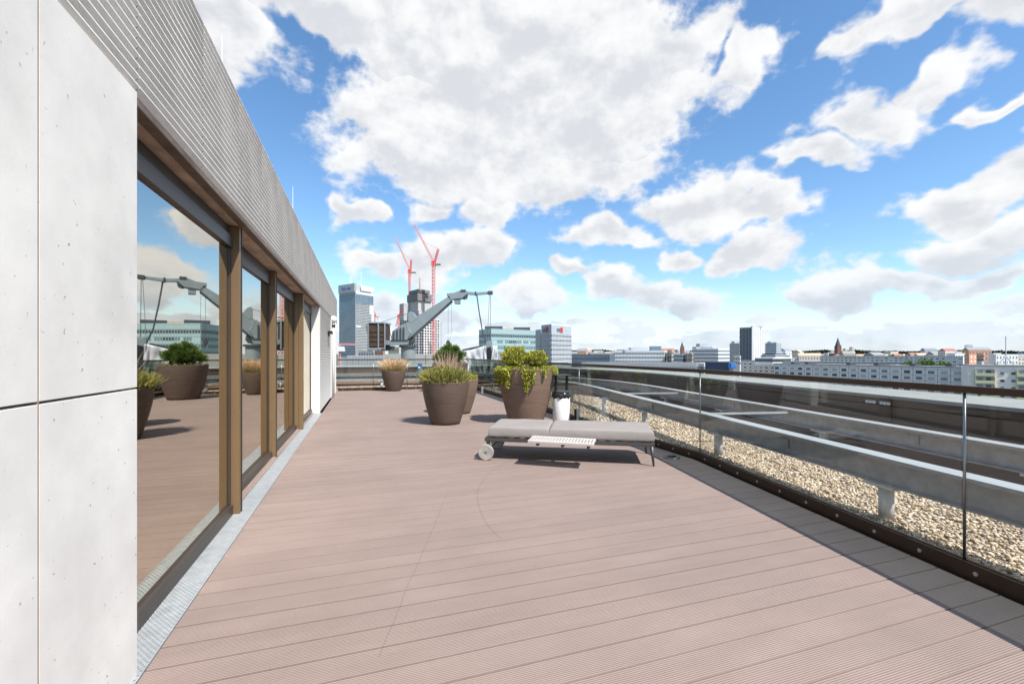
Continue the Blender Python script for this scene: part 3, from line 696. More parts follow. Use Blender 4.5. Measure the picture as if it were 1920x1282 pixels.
# white lettered tag on the parapet cladding
def on_parapet(s, z, half, hz, mat, name, parent, out=0.006):
    p, n = at_s(s); tdir = np.array([-n[1], n[0]]); q = p + n * (PO - out)
    return MB().obox((*q, z), (*(tdir * half), 0), (*(n * 0.003), 0), (0, 0, hz)).build(name, mat, parent)
pl = thing('warning_tag', 'row of small white tags on the dark parapet below the handrail', 'tag', (6.9, 4.4, 0.7))
for k2 in range(7):
    if k2 == 3: continue
    on_parapet(10.15 - k2 * 0.052, 0.69, 0.022, 0.02, 'sign_white', 'tile', pl)
def tower_vol():
    a, b = path_piece(0.3, SM - 0.2, 0.8)
    q = [p + n * (PO + 0.85) for p, n in zip(a, b)] + [np.array([-14, 21.0]), np.array([-14, -5.2])]
    o = MB().prism([(p[0], p[1], -38.0) for p in q], (0, 0, 37.8)).build('main_building', 'coping')
    tag(o, 'pale office block carrying the roof terrace', 'building')
tower_vol()
# ------------------------------------------------------------------ planters
def planter(label, c, rb, rt, h, pm='pot'):
    t = thing('planter', label, 'planter', (c[0], c[1], 0.0), 'dark brown planters')
    prof = []
    for i in range(15):
        u = i / 14
        r = rb + (rt - rb) * (1 - (1 - u) ** 1.55)
        prof.append((r, 0.006 + u * h))
    n = 56
    m = MB().lathe((c[0], c[1], 0), [(rb * 0.93, 0.002)] + prof, n); b = m.build('pot_body', pm, t, smooth=True)
    MB().lathe((c[0], c[1], 0), [(rt, h + 0.0065), (rt - 0.008, h + 0.016), (rt - 0.03, h + 0.014), (rt - 0.036, h - 0.0), (rt - 0.05, h - 0.10)], n, capb=False).build('rim', pm, t, smooth=True)
    MB().lathe((c[0], c[1], 0), [(rt - 0.045, h - 0.06), (0.2, h - 0.03), (0.001, h - 0.01)], 40, capb=False).build('soil', 'soil', t, smooth=True)
    return t
def quads(name, C, D, L, W, mat, parent, curl=0.15):
    """leaf-sized pointed faces: centres C, directions D"""
    n = len(C); D = D / np.linalg.norm(D, axis=1)[:, None]
    rnd = rng.normal(size=(n, 3)); S = np.cross(D, rnd); S /= np.linalg.norm(S, axis=1)[:, None]; U = np.cross(S, D)
    L = L * rng.uniform(0.7, 1.3, n); W = W * rng.uniform(0.7, 1.3, n)
    b = C - D * L[:, None] / 2; t = C + D * L[:, None] / 2 + U * (curl * L)[:, None]; md = C + D * (L * 0.08)[:, None]
    V = np.stack([b, md + S * W[:, None] / 2, t, md - S * W[:, None] / 2], 1).reshape(-1, 3)
    Fq = (np.array([0, 1, 2, 3])[None] + (np.arange(n) * 4)[:, None])
    return stuff(mk(name, V, Fq, mat, parent))
def blades(name, B, D, L, W, bend, mat, parent):
    """thin bent blades from base points B along D"""
    n = len(B); D = D / np.linalg.norm(D, axis=1)[:, None]
    L = L * rng.uniform(0.55, 1.15, n)
    hz = D.copy(); hz[:, 2] = 0; hz += rng.normal(size=(n, 3)) * 0.25; hz[:, 2] = -0.15
    p1 = B + D * (L * 0.5)[:, None]; p2 = B + D * L[:, None] + hz * (bend * L)[:, None]
    S = np.cross(D, rng.normal(size=(n, 3))); S /= np.linalg.norm(S, axis=1)[:, None]; w = (W * rng.uniform(0.7, 1.3, n))[:, None]
    V = np.stack([B - S * w / 2, B + S * w / 2, p1 + S * w / 2, p1 - S * w / 2, p2 + S * w * 0.15, p2 - S * w * 0.15], 1).reshape(-1, 3)
    o = (np.arange(n) * 6)[:, None]
    Fq = np.concatenate([np.array([0, 1, 2, 3])[None] + o, np.array([3, 2, 4, 5])[None] + o])
    return stuff(mk(name, V, Fq, mat, parent))
def disc(n, r): 
    a = rng.uniform(0, 2 * math.pi, n); q = r * np.sqrt(rng.uniform(0, 1, n)); return np.stack([q * np.cos(a), q * np.sin(a)], 1)
def sph(n): v = rng.normal(size=(n, 3)); return v / np.linalg.norm(v, axis=1)[:, None]
def stems(name, c, z, n, r, h, lean, parent, mat='twig', rad=0.006):
    m = MB()
    for i in range(n):
        a = random.uniform(0, 6.28); q = r * random.random()
        b = (c[0] + q * math.cos(a), c[1] + q * math.sin(a), z); m.tube(b, (b[0] + lean * math.cos(a), b[1] + lean * math.sin(a), z + h * random.uniform(.6, 1)), rad, rad * .4, 5)
    return stuff(m.build(name, mat, parent))

# lavender planter in front
pl1 = (1.525, 8.62); planter('dark brown tapered planter holding bushy lavender, nearest the glass doors', pl1, 0.275, 0.455, 0.80)
lv = thing('lavender_plant', 'bushy green lavender with pinkish wisps in the planter nearest the doors', 'plant', (*pl1, 0.78))
n = 2600; B = disc(n, 0.36); base = np.column_stack([B[:, 0] + pl1[0] - 0.02, B[:, 1] + pl1[1], np.full(n, 0.74)])
D = np.column_stack([B[:, 0] * 1.5, B[:, 1] * 1.5, np.full(n, 1.0)]) + rng.normal(size=(n, 3)) * 0.22
blades('foliage', base, D, 0.33, 0.011, 0.06, 'leaf_lav', lv)
n = 5200; q = sph(n); q[:, 2] = np.abs(q[:, 2]); rr = rng.uniform(0.45, 1.0, n) ** 0.5 * (1 + 0.10 * np.sin(q[:, 0] * 13 + 1) * np.sin(q[:, 1] * 11 + 2) + 0.07 * np.sin(q[:, 0] * 23))
C = np.column_stack([pl1[0] - 0.02 + q[:, 0] * 0.44 * rr, pl1[1] + q[:, 1] * 0.44 * rr, 0.80 + q[:, 2] * 0.30 * rr])
quads('leaf_tuft', C, q + np.array([0, 0, 0.7]) + rng.normal(size=(n, 3)) * 0.5, 0.066, 0.018, 'leaf_lav', lv)
n = 190; B = disc(n, 0.17); base = np.column_stack([B[:, 0] + pl1[0] + 0.05, B[:, 1] + pl1[1] + 0.15, np.full(n, 0.85)])
blades('dry_wisp', base, np.column_stack([B[:, 0] * 1.2, B[:, 1] * 1.2, np.full(n, 1.0)]) + rng.normal(size=(n, 3)) * 0.12, 0.52, 0.006, 0.12, 'wisp', lv)

# planter just behind it
pl2 = (2.06, 10.06); planter('lighter side of a dark planter half hidden behind the lavender planter', pl2, 0.28, 0.46, 0.76, 'pot_sunlit')
sd2 = thing('sedum_plant', 'low yellow-green sedum in the half hidden planter', 'plant', (*pl2, 0.74))
n = 2600; B = disc(n, 0.45); C = np.column_stack([pl2[0] + B[:, 0], pl2[1] + B[:, 1], 0.75 + rng.uniform(0, 0.12, n)])
quads('foliage', C, sph(n) + np.array([0, 0, 0.5]), 0.040, 0.020, 'leaf_yellow', sd2)

# large planter with broom bushes and trailing sedum
pl3 = (3.06, 8.28); planter('largest brown planter with yellow bushes and trailing sedum, behind the lounger', pl3, 0.335, 0.555, 1.05, 'pot_sunlit')
br = thing('broom_bush', 'two rounded yellow-green broom bushes in the largest planter', 'plant', (*pl3, 1.03))
for (dx, dy, r, hh) in ((-0.19, 0.16, 0.255, 0.19), (0.24, 0.05, 0.225, 0.145)):
    n = 3400; q = sph(n); rr = rng.uniform(0.35, 1.0, n) ** 0.5
    bumps = 1 + 0.14 * np.sin(q[:, 0] * 9 + dx * 30) * np.sin(q[:, 1] * 8 + 1) + 0.1 * np.sin(q[:, 2] * 11)
    C = np.column_stack([pl3[0] + dx + q[:, 0] * r * rr * bumps, pl3[1] + dy + q[:, 1] * r * rr * bumps, 1.10 + hh + q[:, 2] * hh * 1.15 * rr * bumps])
    quads('foliage', C, q * 0.7 + np.array([0, 0, 0.9]) + rng.normal(size=(n, 3)) * 0.35, 0.062, 0.018, 'leaf_broom', br)
    stems('branch', (pl3[0] + dx, pl3[1] + dy), 1.0, 26, 0.05, hh * 1.7, 0.14, br, rad=0.007)
sd3 = thing('trailing_sedum', 'bright yellow-green sedum spilling over the rim of the largest planter', 'plant', (*pl3, 1.04))
cs = []; ds = []
for i in range(1500):       # ring on the rim
    a = random.uniform(0, 6.28); r = 0.555 * random.uniform(0.62, 1.05)
    cs.append((pl3[0] + r * math.cos(a), pl3[1] + r * math.sin(a), 1.045 + random.uniform(0, 0.06))); ds.append((math.cos(a), math.sin(a), random.uniform(-.2, 1)))
def trail(ang, w, L, n):    # hanging strands; the pot narrows downwards
    for i in range(n):
        u = random.random() ** 1.3; wv = w * (1 - 0.65 * u)
        a = ang + random.gauss(0, 1) * wv / 0.555 * 0.5; z = 1.06 - u * L
        ub = max(0, z / 1.05); r = 0.335 + 0.22 * (1 - (1 - min(ub, 1)) ** 1.55) + 0.02 + 0.055 * random.random()
        cs.append((pl3[0] + r * math.cos(a), pl3[1] + r * math.sin(a), z)); ds.append((0.5 * math.cos(a), 0.5 * math.sin(a), random.uniform(-1.2, 0.4)))
va = math.atan2(-pl3[1], -pl3[0])          # direction from the pot to the viewer
trail(va - 0.95, 0.26, 0.28, 560); trail(va - 0.66, 0.10, 0.36, 160); trail(va + 0.02, 0.10, 0.42, 300); trail(va + 0.24, 0.06, 0.30, 110); trail(va - 1.3, 0.3, 0.22, 300); trail(va + 0.62, 0.06, 0.16, 60); trail(va + 1.6, 0.4, 0.15, 200)
quads('foliage', np.array(cs), np.array(ds) + rng.normal(size=(len(cs), 3)) * 0.3, 0.045, 0.026, 'leaf_yellow', sd3)

# planter with dark pine, by the far corner
pl4 = (2.95, 15.75); planter('dark planter with a dense dark green bush near the far corner', pl4, 0.40, 0.63, 1.0)
pn = thing('dwarf_pine', 'dense dark green dwarf pine in the planter near the far corner', 'plant', (*pl4, 0.98))
cs = []; ds = []
for _ in range(110):
    q0 = sph(1)[0]; q0[2] = abs(q0[2]) if random.random() < 0.8 else q0[2] * 0.4
    f = random.uniform(0.55, 1.0); cc = np.array([pl4[0] - 0.02 + q0[0] * 0.52 * f, pl4[1] + q0[1] * 0.48 * f, 1.20 + q0[2] * 0.46 * f])
    q = sph(150); rr = rng.uniform(0.2, 1, 150)[:, None] * random.uniform(0.09, 0.14)
    cs.append(cc + q * rr); ds.append(q + q0 * 0.8 + np.array([0, 0, 0.4]))
quads('foliage', np.concatenate(cs), np.concatenate(ds), 0.08, 0.018, 'leaf_dark', pn)
m = MB()
for i in range(9):
    a = i * 0.7; m.tube((pl4[0], pl4[1], 0.95), (pl4[0] + 0.3 * math.cos(a), pl4[1] + 0.25 * math.sin(a), 1.28 + 0.1 * (i % 3)), 0.025, 0.008, 6)
stuff(m.build('branch', 'twig', pn))
n = 1200; B = disc(n, 0.62); keep = np.hypot(B[:, 0], B[:, 1]) > 0.42; B = B[keep]; n = len(B)
quads('ground_cover', np.column_stack([pl4[0] + B[:, 0], pl4[1] + B[:, 1], 0.99 + rng.uniform(-.02, 0.07, n)]), sph(n) + np.array([0, 0, .5]), 0.05, 0.02, 'leaf_lav', pn)

# far planter with straw grass
pl5 = (1.07, 16.78); planter('smallest dark planter with straw grass, against the far balustrade', pl5, 0.245, 0.425, 0.71)
gs = thing('feather_grass', 'straw-coloured feather grass in the smallest planter', 'plant', (*pl5, 0.70))
n = 1500; B = disc(n, 0.27); base = np.column_stack([B[:, 0] + pl5[0], B[:, 1] + pl5[1], np.full(n, 0.66)])
blades('foliage', base, np.column_stack([B[:, 0] * 1.6, B[:, 1] * 1.6, np.full(n, 1.0)]) + rng.normal(size=(n, 3)) * 0.2, 0.50, 0.013, 0.22, 'straw', gs)
n = 900; a = rng.uniform(0, 6.28, n); r = rng.uniform(0.2, 0.42, n)
quads('green_leaf', np.column_stack([pl5[0] + r * np.cos(a), pl5[1] + r * np.sin(a), 0.70 + rng.uniform(0, 0.22, n)]), np.column_stack([np.cos(a), np.sin(a), np.full(n, 1.0)]) + rng.normal(size=(n, 3)) * .3, 0.09, 0.018, 'leaf_lav', gs)

# ------------------------------------------------------------------ lounger
O = np.array([1.491, 5.501]); Ux = np.array([3.294 - 1.491, 4.538 - 5.501]); LEN = np.linalg.norm(Ux); Ux /= LEN; Uy = np.array([-Ux[1], Ux[0]])
lg = thing('sun_lounger', 'flat grey cushioned sun lounger on two wheels near the balustrade', 'sun lounger', (*(O + Ux * 1 + Uy * 0.36), 0))
def LP(u, v, z): q = O + Ux * u + Uy * v; return (q[0], q[1], z)
def lbox(m, u0, u1, v0, v1, z0, z1):
    return m.obox(LP((u0 + u1) / 2, (v0 + v1) / 2, (z0 + z1) / 2), (*(Ux * (u1 - u0) / 2), 0), (*(Uy * (v1 - v0) / 2), 0), (0, 0, (z1 - z0) / 2))
WV = 0.73
fr = MB()
lbox(fr, -0.02, LEN + 0.02, 0.0, 0.035, 0.235, 0.285); lbox(fr, -0.02, LEN + 0.02, WV - 0.035, WV, 0.235, 0.285)
lbox(fr, -0.02, 0.02, 0.036, WV - 0.036, 0.236, 0.284); lbox(fr, LEN - 0.02, LEN + 0.02, 0.036, WV - 0.036, 0.236, 0.284)
fr.build('frame', 'lounger_frame', lg, bevel=0.006)
for i in range(14):
    u = 0.1 + i * (LEN - 0.2) / 13
    lbox(MB(), u - 0.03, u + 0.03, 0.037, WV - 0.037, 0.262, 0.282).build('slat', 'lounger_frame', lg)
for v in (0.02, WV - 0.02):
    m = MB(); t = LP(LEN - 0.012, v, 0.236); b = LP(LEN + 0.012, v, 0.0)
    m.tube(b, t, 0.011, 0.024, 10); m.build('leg', 'lounger_frame', lg, smooth=True)
for v, s in ((-0.03, -1), (WV - 0.01, 1)):
    a = np.array(LP(0.0, v, 0.1)); b = np.array(LP(0.0, v + 0.04, 0.1))
    w = MB().tube(a, b, 0.1, n=36).build('wheel', 'wheel', lg, bevel=0.006)
    MB().tube(np.array(LP(0.0, v - 0.004, 0.1)), np.array(LP(0.0, v + 0.044, 0.1)), 0.012, n=12).build('hub_cap', 'lounger_frame', w)
    lbox(MB(), 0.0, 0.05, v + 0.043 if s < 0 else v - 0.014, v + 0.055 if s < 0 else v - 0.003, 0.09, 0.237).build('wheel_bracket', 'lounger_frame', lg)
MB().tube(LP(0, 0.0, 0.1), LP(0, WV, 0.1), 0.009, n=8).build('axle', 'lounger_frame', lg)
def cushion(u0, u1, nm):
    bm = bmesh.new(); nu, nv = 26, 14; h = 0.140; z0 = 0.2865; rr = 0.028
    me = bpy.data.meshes.new(nm)
    def hh(u, v):
        du = min(u - u0, u1 - u); dv = min(v + 0.005, WV + 0.005 - v)
        def prof(d): return 1.0 if d > rr else math.sqrt(max(0, 1 - (1 - d / rr) ** 2))
        return prof(du) * prof(dv)
    us = [u0 + (u1 - u0) * (0.5 - 0.5 * math.cos(math.pi * i / nu)) for i in range(nu + 1)]
    vs = [-0.005 + (WV + 0.01) * (0.5 - 0.5 * math.cos(math.pi * j / nv)) for j in range(nv + 1)]
    V = []; Fs = []
    for i, u in enumerate(us):
        for j, v in enumerate(vs):
            t = hh(u, v); w = 0.0015 * math.sin(u * 9 + v * 5) + 0.0015 * math.sin(u * 23 - v * 11) + 0.003 * math.sin((u - u0) / (u1 - u0) * math.pi)
            V.append(LP(u, v, z0 + (h - rr) + rr * t + w))
    nt = len(V)
    for i in range(nu):
        for j in range(nv): Fs.append((i * (nv + 1) + j, (i + 1) * (nv + 1) + j, (i + 1) * (nv + 1) + j + 1, i * (nv + 1) + j + 1))
    # side skirt
    rim = [i * (nv + 1) for i in range(nu + 1)] + [nu * (nv + 1) + j for j in range(1, nv + 1)] + [i * (nv + 1) + nv for i in range(nu - 1, -1, -1)] + [j for j in range(nv - 1, 0, -1)]
    k = len(rim); cu = (u0 + u1) / 2
    for lev, (zz, ins) in enumerate(((z0 + 0.05, -0.007), (z0 + 0.012, -0.003), (z0, 0.004))):
        for r_ in rim:
            i, j = divmod(r_, nv + 1); u, v = us[i], vs[j]
            V.append(LP(u + ins * (1 if u < cu else -1) * (1 if i in (0, nu) else 0), v + ins * (1 if v < WV / 2 else -1) * (1 if j in (0, nv) else 0), zz + 0.002 * math.sin(u * 31)))
    rings = [rim] + [[nt + l * k + q for q in range(k)] for l in range(3)]
    for a, b in zip(rings[:-1], rings[1:]):
        for q in range(k): Fs.append((a[q], a[(q + 1) % k], b[(q + 1) % k], b[q]))
    Fs.append(tuple(rings[-1]))
    o = mk(nm, V, Fs, 'cushion', lg, smooth=True); o.modifiers.new('sub', 'SUBSURF').levels = 1; o.modifiers['sub'].render_levels = 1
    return o
cushion(0.035, 0.80, 'head_cushion'); cushion(0.805, LEN + 0.015, 'seat_cushion')
# slatted side tray, swung out a little
tr = MB(); ta = R(-7)
def TPt(u, v, z): 
    q = np.array([math.cos(ta) * u - math.sin(ta) * v, math.sin(ta) * u + math.cos(ta) * v]); return LP(0.60 + q[0], -0.015 + q[1], 0.305 + z + v * 0.06)
def tbox(m, u0, u1, v0, v1, z0, z1):
    vs = [TPt(u, v, z) for z in (z0, z1) for v in (v0, v1) for u in (u0, u1)]
    return m.add(vs, [(0, 2, 3, 1), (4, 5, 7, 6), (0, 1, 5, 4), (2, 6, 7, 3), (0, 4, 6, 2), (1, 3, 7, 5)])
TL, TW = 0.78, 0.26
tray = tbox(tbox(MB(), 0, TL, -TW, -TW + 0.045, 0, 0.028), 0, TL, -0.045, 0, 0, 0.028).build('side_tray', 'tray', lg, bevel=0.003)
ns = 21
for i in range(ns):
    u = 0.004 + i * (TL - 0.03) / (ns - 1)
    tbox(MB(), u, u + 0.0205, -TW + 0.0455, -0.0455, 0.001, 0.027).build('slat', 'tray', tray)
for u in (0.1, 0.4, 0.7): tbox(MB(), u, u + 0.03, -TW + 0.01, 0.05, -0.03, -0.001).build('tray_bracket', 'lounger_frame', lg)

# ------------------------------------------------------------------ waste bin, deck drain
bc = (3.645, 7.90)
bn = thing('waste_bin', 'white cylindrical waste bin with black liner and black canopy', 'bin', (*bc, 0))
MB().lathe((*bc, 0), [(0.160, 0.004), (0.163, 0.02), (0.163, 0.55), (0.155, 0.56)], 40, capt=True).build('body', 'white_paint', bn, smooth=False)
for pl_ in bn.children[0].data.polygons: pl_.use_smooth = len(pl_.vertices) == 4
lin = []
for i, (r, z) in enumerate([(0.166, 0.50), (0.180, 0.52), (0.176, 0.565), (0.168, 0.60), (0.150, 0.605), (0.145, 0.53)]): lin.append((r, z))
l = MB().lathe((*bc, 0), lin, 40, capb=False).build('liner', 'liner', bn, smooth=True)
for v in l.data.vertices:
    a = math.atan2(v.co.y, v.co.x); f = 1 + 0.035 * math.sin(a * 11) + 0.03 * math.sin(a * 17 + 1); v.co.x *= f; v.co.y *= f; v.co.z += 0.012 * math.sin(a * 7) + 0.008 * math.sin(a * 13)
MB().lathe((*bc, 0), [(0.150, 0.606), (0.150, 0.635), (0.12, 0.64)], 32, capt=True).build('ash_ring', 'bmu_dark', bn, smooth=False)
for sx in (-1, 1):
    MB().box(bc[0] + sx * 0.115 - 0.017, bc[0] + sx * 0.115 + 0.017, bc[1] - 0.03, bc[1] + 0.03, 0.60, 0.925).build('post', 'black', bn, bevel=0.003)
MB().box(bc[0] - 0.175, bc[0] + 0.175, bc[1] - 0.14, bc[1] + 0.14, 0.926, 0.948).build('canopy', 'black', bn, bevel=0.006)
wb = thing('door_wedge_post', 'short steel and black stop post right of the white bin', 'post', (3.93, 7.78, 0))
MB().box(3.905, 3.955, 7.76, 7.80, 0.002, 0.30).build('plate', 'galv', wb, bevel=0.004)
MB().box(3.865, 3.903, 7.765, 7.795, 0.03, 0.29).build('pad', 'black', wb, bevel=0.006)
dd = thing('deck_drain', 'round steel deck drain cap with a black slot beside the lounger foot', 'drain', (3.809, 4.852, 0))
MB().lathe((3.809, 4.852, 0), [(0.105, 0.002), (0.1, 0.012), (0.075, 0.018), (0.07, 0.014), (0.001, 0.014)], 36).build('ring', 'steel', dd, smooth=True)
MB().obox((3.809, 4.852, 0.022), (0.05, 0.012, 0), (-0.006, 0.025, 0), (0, 0, 0.006)).build('slot', 'black', dd)
wm = thing('marker_post', 'short white marker post at the deck edge between the planters', 'post', (3.86, 14.75, 0))
MB().lathe((3.86, 14.75, 0), [(0.045, 0.002), (0.045, 0.02), (0.035, 0.03), (0.035, 0.22), (0.02, 0.235)], 14, capt=True).build('body', 'white_paint', wm)

# ------------------------------------------------------------------ facade maintenance machine on the tracks
DB = 20.6; FW = np.array([ST, CT, 0.0]); RT = np.array([CT, -ST, 0.0])
bmu = thing('facade_crane', 'grey roof-mounted facade maintenance crane with long sloping boom', 'crane', (*P(765, DB), 0))
def Q(x, y, dd=0.0): return P3(x, y, DB) + FW * dd
def slab_part(name, pts, th, mat, dd=0.0, bevel=0.01, parent=None):
    return MB().prism([Q(x, y, dd - th / 2) for x, y in pts], FW * th).build(name, mat, parent or bmu, bevel=bevel)
Z = lambda x, y: (680 + x / 6.857, 520 + y / 6.857)      # measured in the enlarged view
MB().tube(Q(765, 712), Q(765, 651), 0.315, n=28).build('pedestal', 'bmu_grey', bmu, bevel=0.02)
MB().tube(Q(765, 651), Q(765, 647.5), 0.40, n=28).build('slew_ring', 'bmu_dark', bmu)
slab_part('platform', [Z(*p) for p in ((240, 815), (612, 815), (600, 868), (245, 872))], 0.75, 'bmu_grey')
slab_part('platform_shade_strip', [Z(*p) for p in ((390, 808), (610, 808), (610, 822), (390, 822))], 0.8, 'bmu_dark')  # solid dark strip painting in the shade under the housing
h = slab_part('housing', [Z(*p) for p in ((385, 806), (405, 690), (555, 600), (640, 715), (598, 790), (590, 806))], 0.62, 'bmu_grey')
for x0, y0 in ((425, 700), (468, 680), (512, 655), (550, 650)):
    slab_part('stiffener', [Z(x0 - 8, y0), Z(x0 + 8, y0 - 6), Z(x0 + 8, 798), Z(x0 - 8, 798)], 0.04, 'bmu_dark', dd=-0.335, bevel=0.0, parent=h)
slab_part('boom', [Z(*p) for p in ((560, 600), (620, 560), (1112, 252), (1150, 300), (640, 770), (600, 790))], 0.42, 'bmu_grey')
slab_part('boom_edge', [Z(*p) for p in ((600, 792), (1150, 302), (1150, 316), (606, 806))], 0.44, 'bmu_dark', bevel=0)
slab_part('ear_plate', [Z(*p) for p in ((600, 575), (598, 470), (618, 440), (655, 455), (700, 520), (720, 500), (730, 525), (640, 590))], 0.12, 'bmu_grey', dd=-0.16)
slab_part('ear_plate', [Z(*p) for p in ((600, 575), (598, 470), (618, 440), (655, 455), (700, 520), (720, 500), (730, 525), (640, 590))], 0.12, 'bmu_grey', dd=0.16)
hd = slab_part('boom_head', [Z(*p) for p in ((1090, 215), (1190, 205), (1270, 172), (1330, 175), (1330, 235), (1290, 275), (1150, 290), (1120, 250), (1090, 245))], 0.5, 'bmu_grey')
slab_part('motor_box', [Z(*p) for p in ((1185, 285), (1252, 282), (1252, 342), (1185, 340))], 0.4, 'bmu_grey', parent=hd)
slab_part('winch', [Z(*p) for p in ((1275, 235), (1352, 225), (1340, 270), (1300, 285), (1275, 270))], 0.36, 'bmu_dark', parent=hd)
slab_part('head_cap', [Z(*p) for p in ((1268, 166), (1330, 166), (1330, 196), (1268, 196))], 0.54, 'bmu_dark', parent=hd)
slab_part('jib', [Z(*p) for p in ((1325, 182), (1450, 195), (1610, 185), (1610, 215), (1450, 228), (1325, 220))], 0.2, 'bmu_grey')
slab_part('jib_end', [Z(*p) for p in ((1612, 180), (1672, 178), (1672, 218), (1612, 222))], 0.3, 'bmu_dark')
slab_part('jib_bracket', [Z(*p) for p in ((1446, 185), (1462, 185), (1466, 235), (1446, 235))], 0.26, 'bmu_dark')
cg = slab_part('counterweight', [Z(*p) for p in ((122, 602), (318, 606), (318, 905), (122, 905))], 0.9, 'rust_block', bevel=0.0)
for pts in (((108, 580), (330, 584), (330, 604), (108, 600)), ((108, 905), (270, 915), (265, 945), (108, 942))):
    slab_part('cage_rail', [Z(*p) for p in pts], 1.0, 'bmu_grey', parent=cg)
for x0 in (108, 236, 316):
    slab_part('cage_post', [Z(x0, 600), Z(x0 + 15, 600), Z(x0 + 15, 930), Z(x0, 930)], 0.06, 'bmu_grey', dd=-0.49, bevel=0, parent=cg)
for yb in (660, 720, 780, 840):
    slab_part('block_course', [Z(*p) for p in ((126, yb), (316, yb), (316, yb + 50), (126, yb + 50))], 0.03, 'rust_block', dd=-0.462, bevel=0.004, parent=cg)
slab_part('hydraulic_unit', [Z(*p) for p in ((615, 805), (660, 770), (665, 820), (640, 860), (612, 862))], 0.3, 'bmu_dark')
slab_part('cable_drum', [Z(*p) for p in ((275, 880), (400, 882), (385, 935), (300, 945))], 0.5, 'bmu_dark')
def cable(name, pts, r, mat='bmu_dark', dd=0.0, parent=bmu):
    m = MB()
    for a, b in zip(pts[:-1], pts[1:]): m.tube(Q(*Z(*a), dd), Q(*Z(*b), dd), r, n=6, cap=False)
    return m.build(name, mat, parent)
cable('cable', [(225, 580), (460, 500), (608, 462)], 0.010)
cable('cable', [(1468, 230), (1500, 460), (1545, 720), (1620, 920)], 0.028)
cable('cable', [(1642, 222), (1648, 880)], 0.010); cable('cable', [(1630, 222), (1600, 890)], 0.008)
cable('cable', [(1100, 330), (1098, 800)], 0.006); cable('cable', [(1140, 340), (1146, 700), (1115, 800)], 0.006)
cable('hose', [(330, 600), (350, 640), (352, 720), (372, 780), (385, 810)], 0.018); cable('hose', [(560, 590), (590, 650), (632, 720)], 0.014, dd=-0.3)
hk = thing('hook_block', 'small dark hook block hanging above the dwarf pine', 'hook', Q(*Z(1105, 830)))
MB().prism([Q(*Z(*p), -0.1) for p in ((1100, 800), (1125, 830), (1120, 880), (1078, 880), (1075, 830))], FW * 0.2).build('block', 'bmu_dark', hk, bevel=0.01)
MB().tube(Q(*Z(1098, 880)), Q(*Z(1098, 905)), 0.02).build('hook', 'bmu_dark', hk)

# shrouded cradle
cr = thing('shrouded_cradle', 'maintenance cradle wrapped in pale plastic sheeting hanging from the crane jib', 'cradle', (*P(905, 20.0), 0.2))
DC = 19.9
def sheet(name, pts_top, pts_bot, mat, dd0=0.0, amp=0.10, nx=26, nz=14, th=0.0, seed=0):
    V = []; Fs = []
    for j in range(nz + 1):
        v = j / nz
        for i in range(nx + 1):
            u = i / nx
            def ip(pts):
                xs = np.linspace(0, 1, len(pts)); return np.interp(u, xs, [p[0] for p in pts]), np.interp(u, xs, [p[1] for p in pts])
            a, b = ip(pts_top), ip(pts_bot); x = a[0] + (b[0] - a[0]) * v; y = a[1] + (b[1] - a[1]) * v
            w = amp * (math.sin(u * 17 + v * 5 + seed) * 0.5 + math.sin(u * 31 - v * 9 + seed * 2) * 0.3 + math.sin(v * 13 + u * 7) * 0.35) * (0.3 + v)
            V.append(P3(x, y, DC) + FW * (dd0 + w))
    for j in range(nz):
        for i in range(nx): Fs.append((j * (nx + 1) + i, j * (nx + 1) + i + 1, (j + 1) * (nx + 1) + i + 1, (j + 1) * (nx + 1) + i))
    o = mk(name, V, Fs, mat, cr, smooth=True); s = o.modifiers.new('th', 'SOLIDIFY'); s.thickness = 0.012; return o
sheet('sheeting', [(868, 658), (885, 656), (905, 650), (912, 648)], [(868, 701), (885, 702), (905, 706), (915, 704)], 'tarp', -0.35, 0.12)
sheet('sheeting', [(924, 648), (930, 652), (933, 666)], [(918, 708), (926, 705), (934, 698)], 'tarp', -0.35, 0.10, nx=10, seed=2)
sheet('sheeting', [(868, 657), (900, 648), (932, 648)], [(866, 702), (900, 705), (934, 702)], 'tarp', 0.45, 0.08, seed=4)
MB().prism([P3(x, y, DC) - FW * 0.33 for x, y in ((868, 655), (906, 647), (910, 650), (868, 660.5))], FW * 0.75).build('cradle_roof', 'bmu_dark', cr, bevel=0.02)
MB().prism([P3(x, y, DC) - FW * 0.25 for x, y in ((912, 640), (923, 638), (923, 712), (912, 712))], FW * 0.35).build('mast', 'bmu_grey', cr, bevel=0.01)
MB().prism([P3(x, y, DC) - FW * 0.30 for x, y in ((914, 652), (921, 650), (921, 694), (914, 694))], FW * 0.04).build('winch_cover', 'black', cr)
MB().prism([P3(x, y, DC) - FW * 0.2 for x, y in ((870, 700), (932, 700), (932, 706), (870, 706))], FW * 0.6).build('cradle_floor', 'bmu_grey', cr)
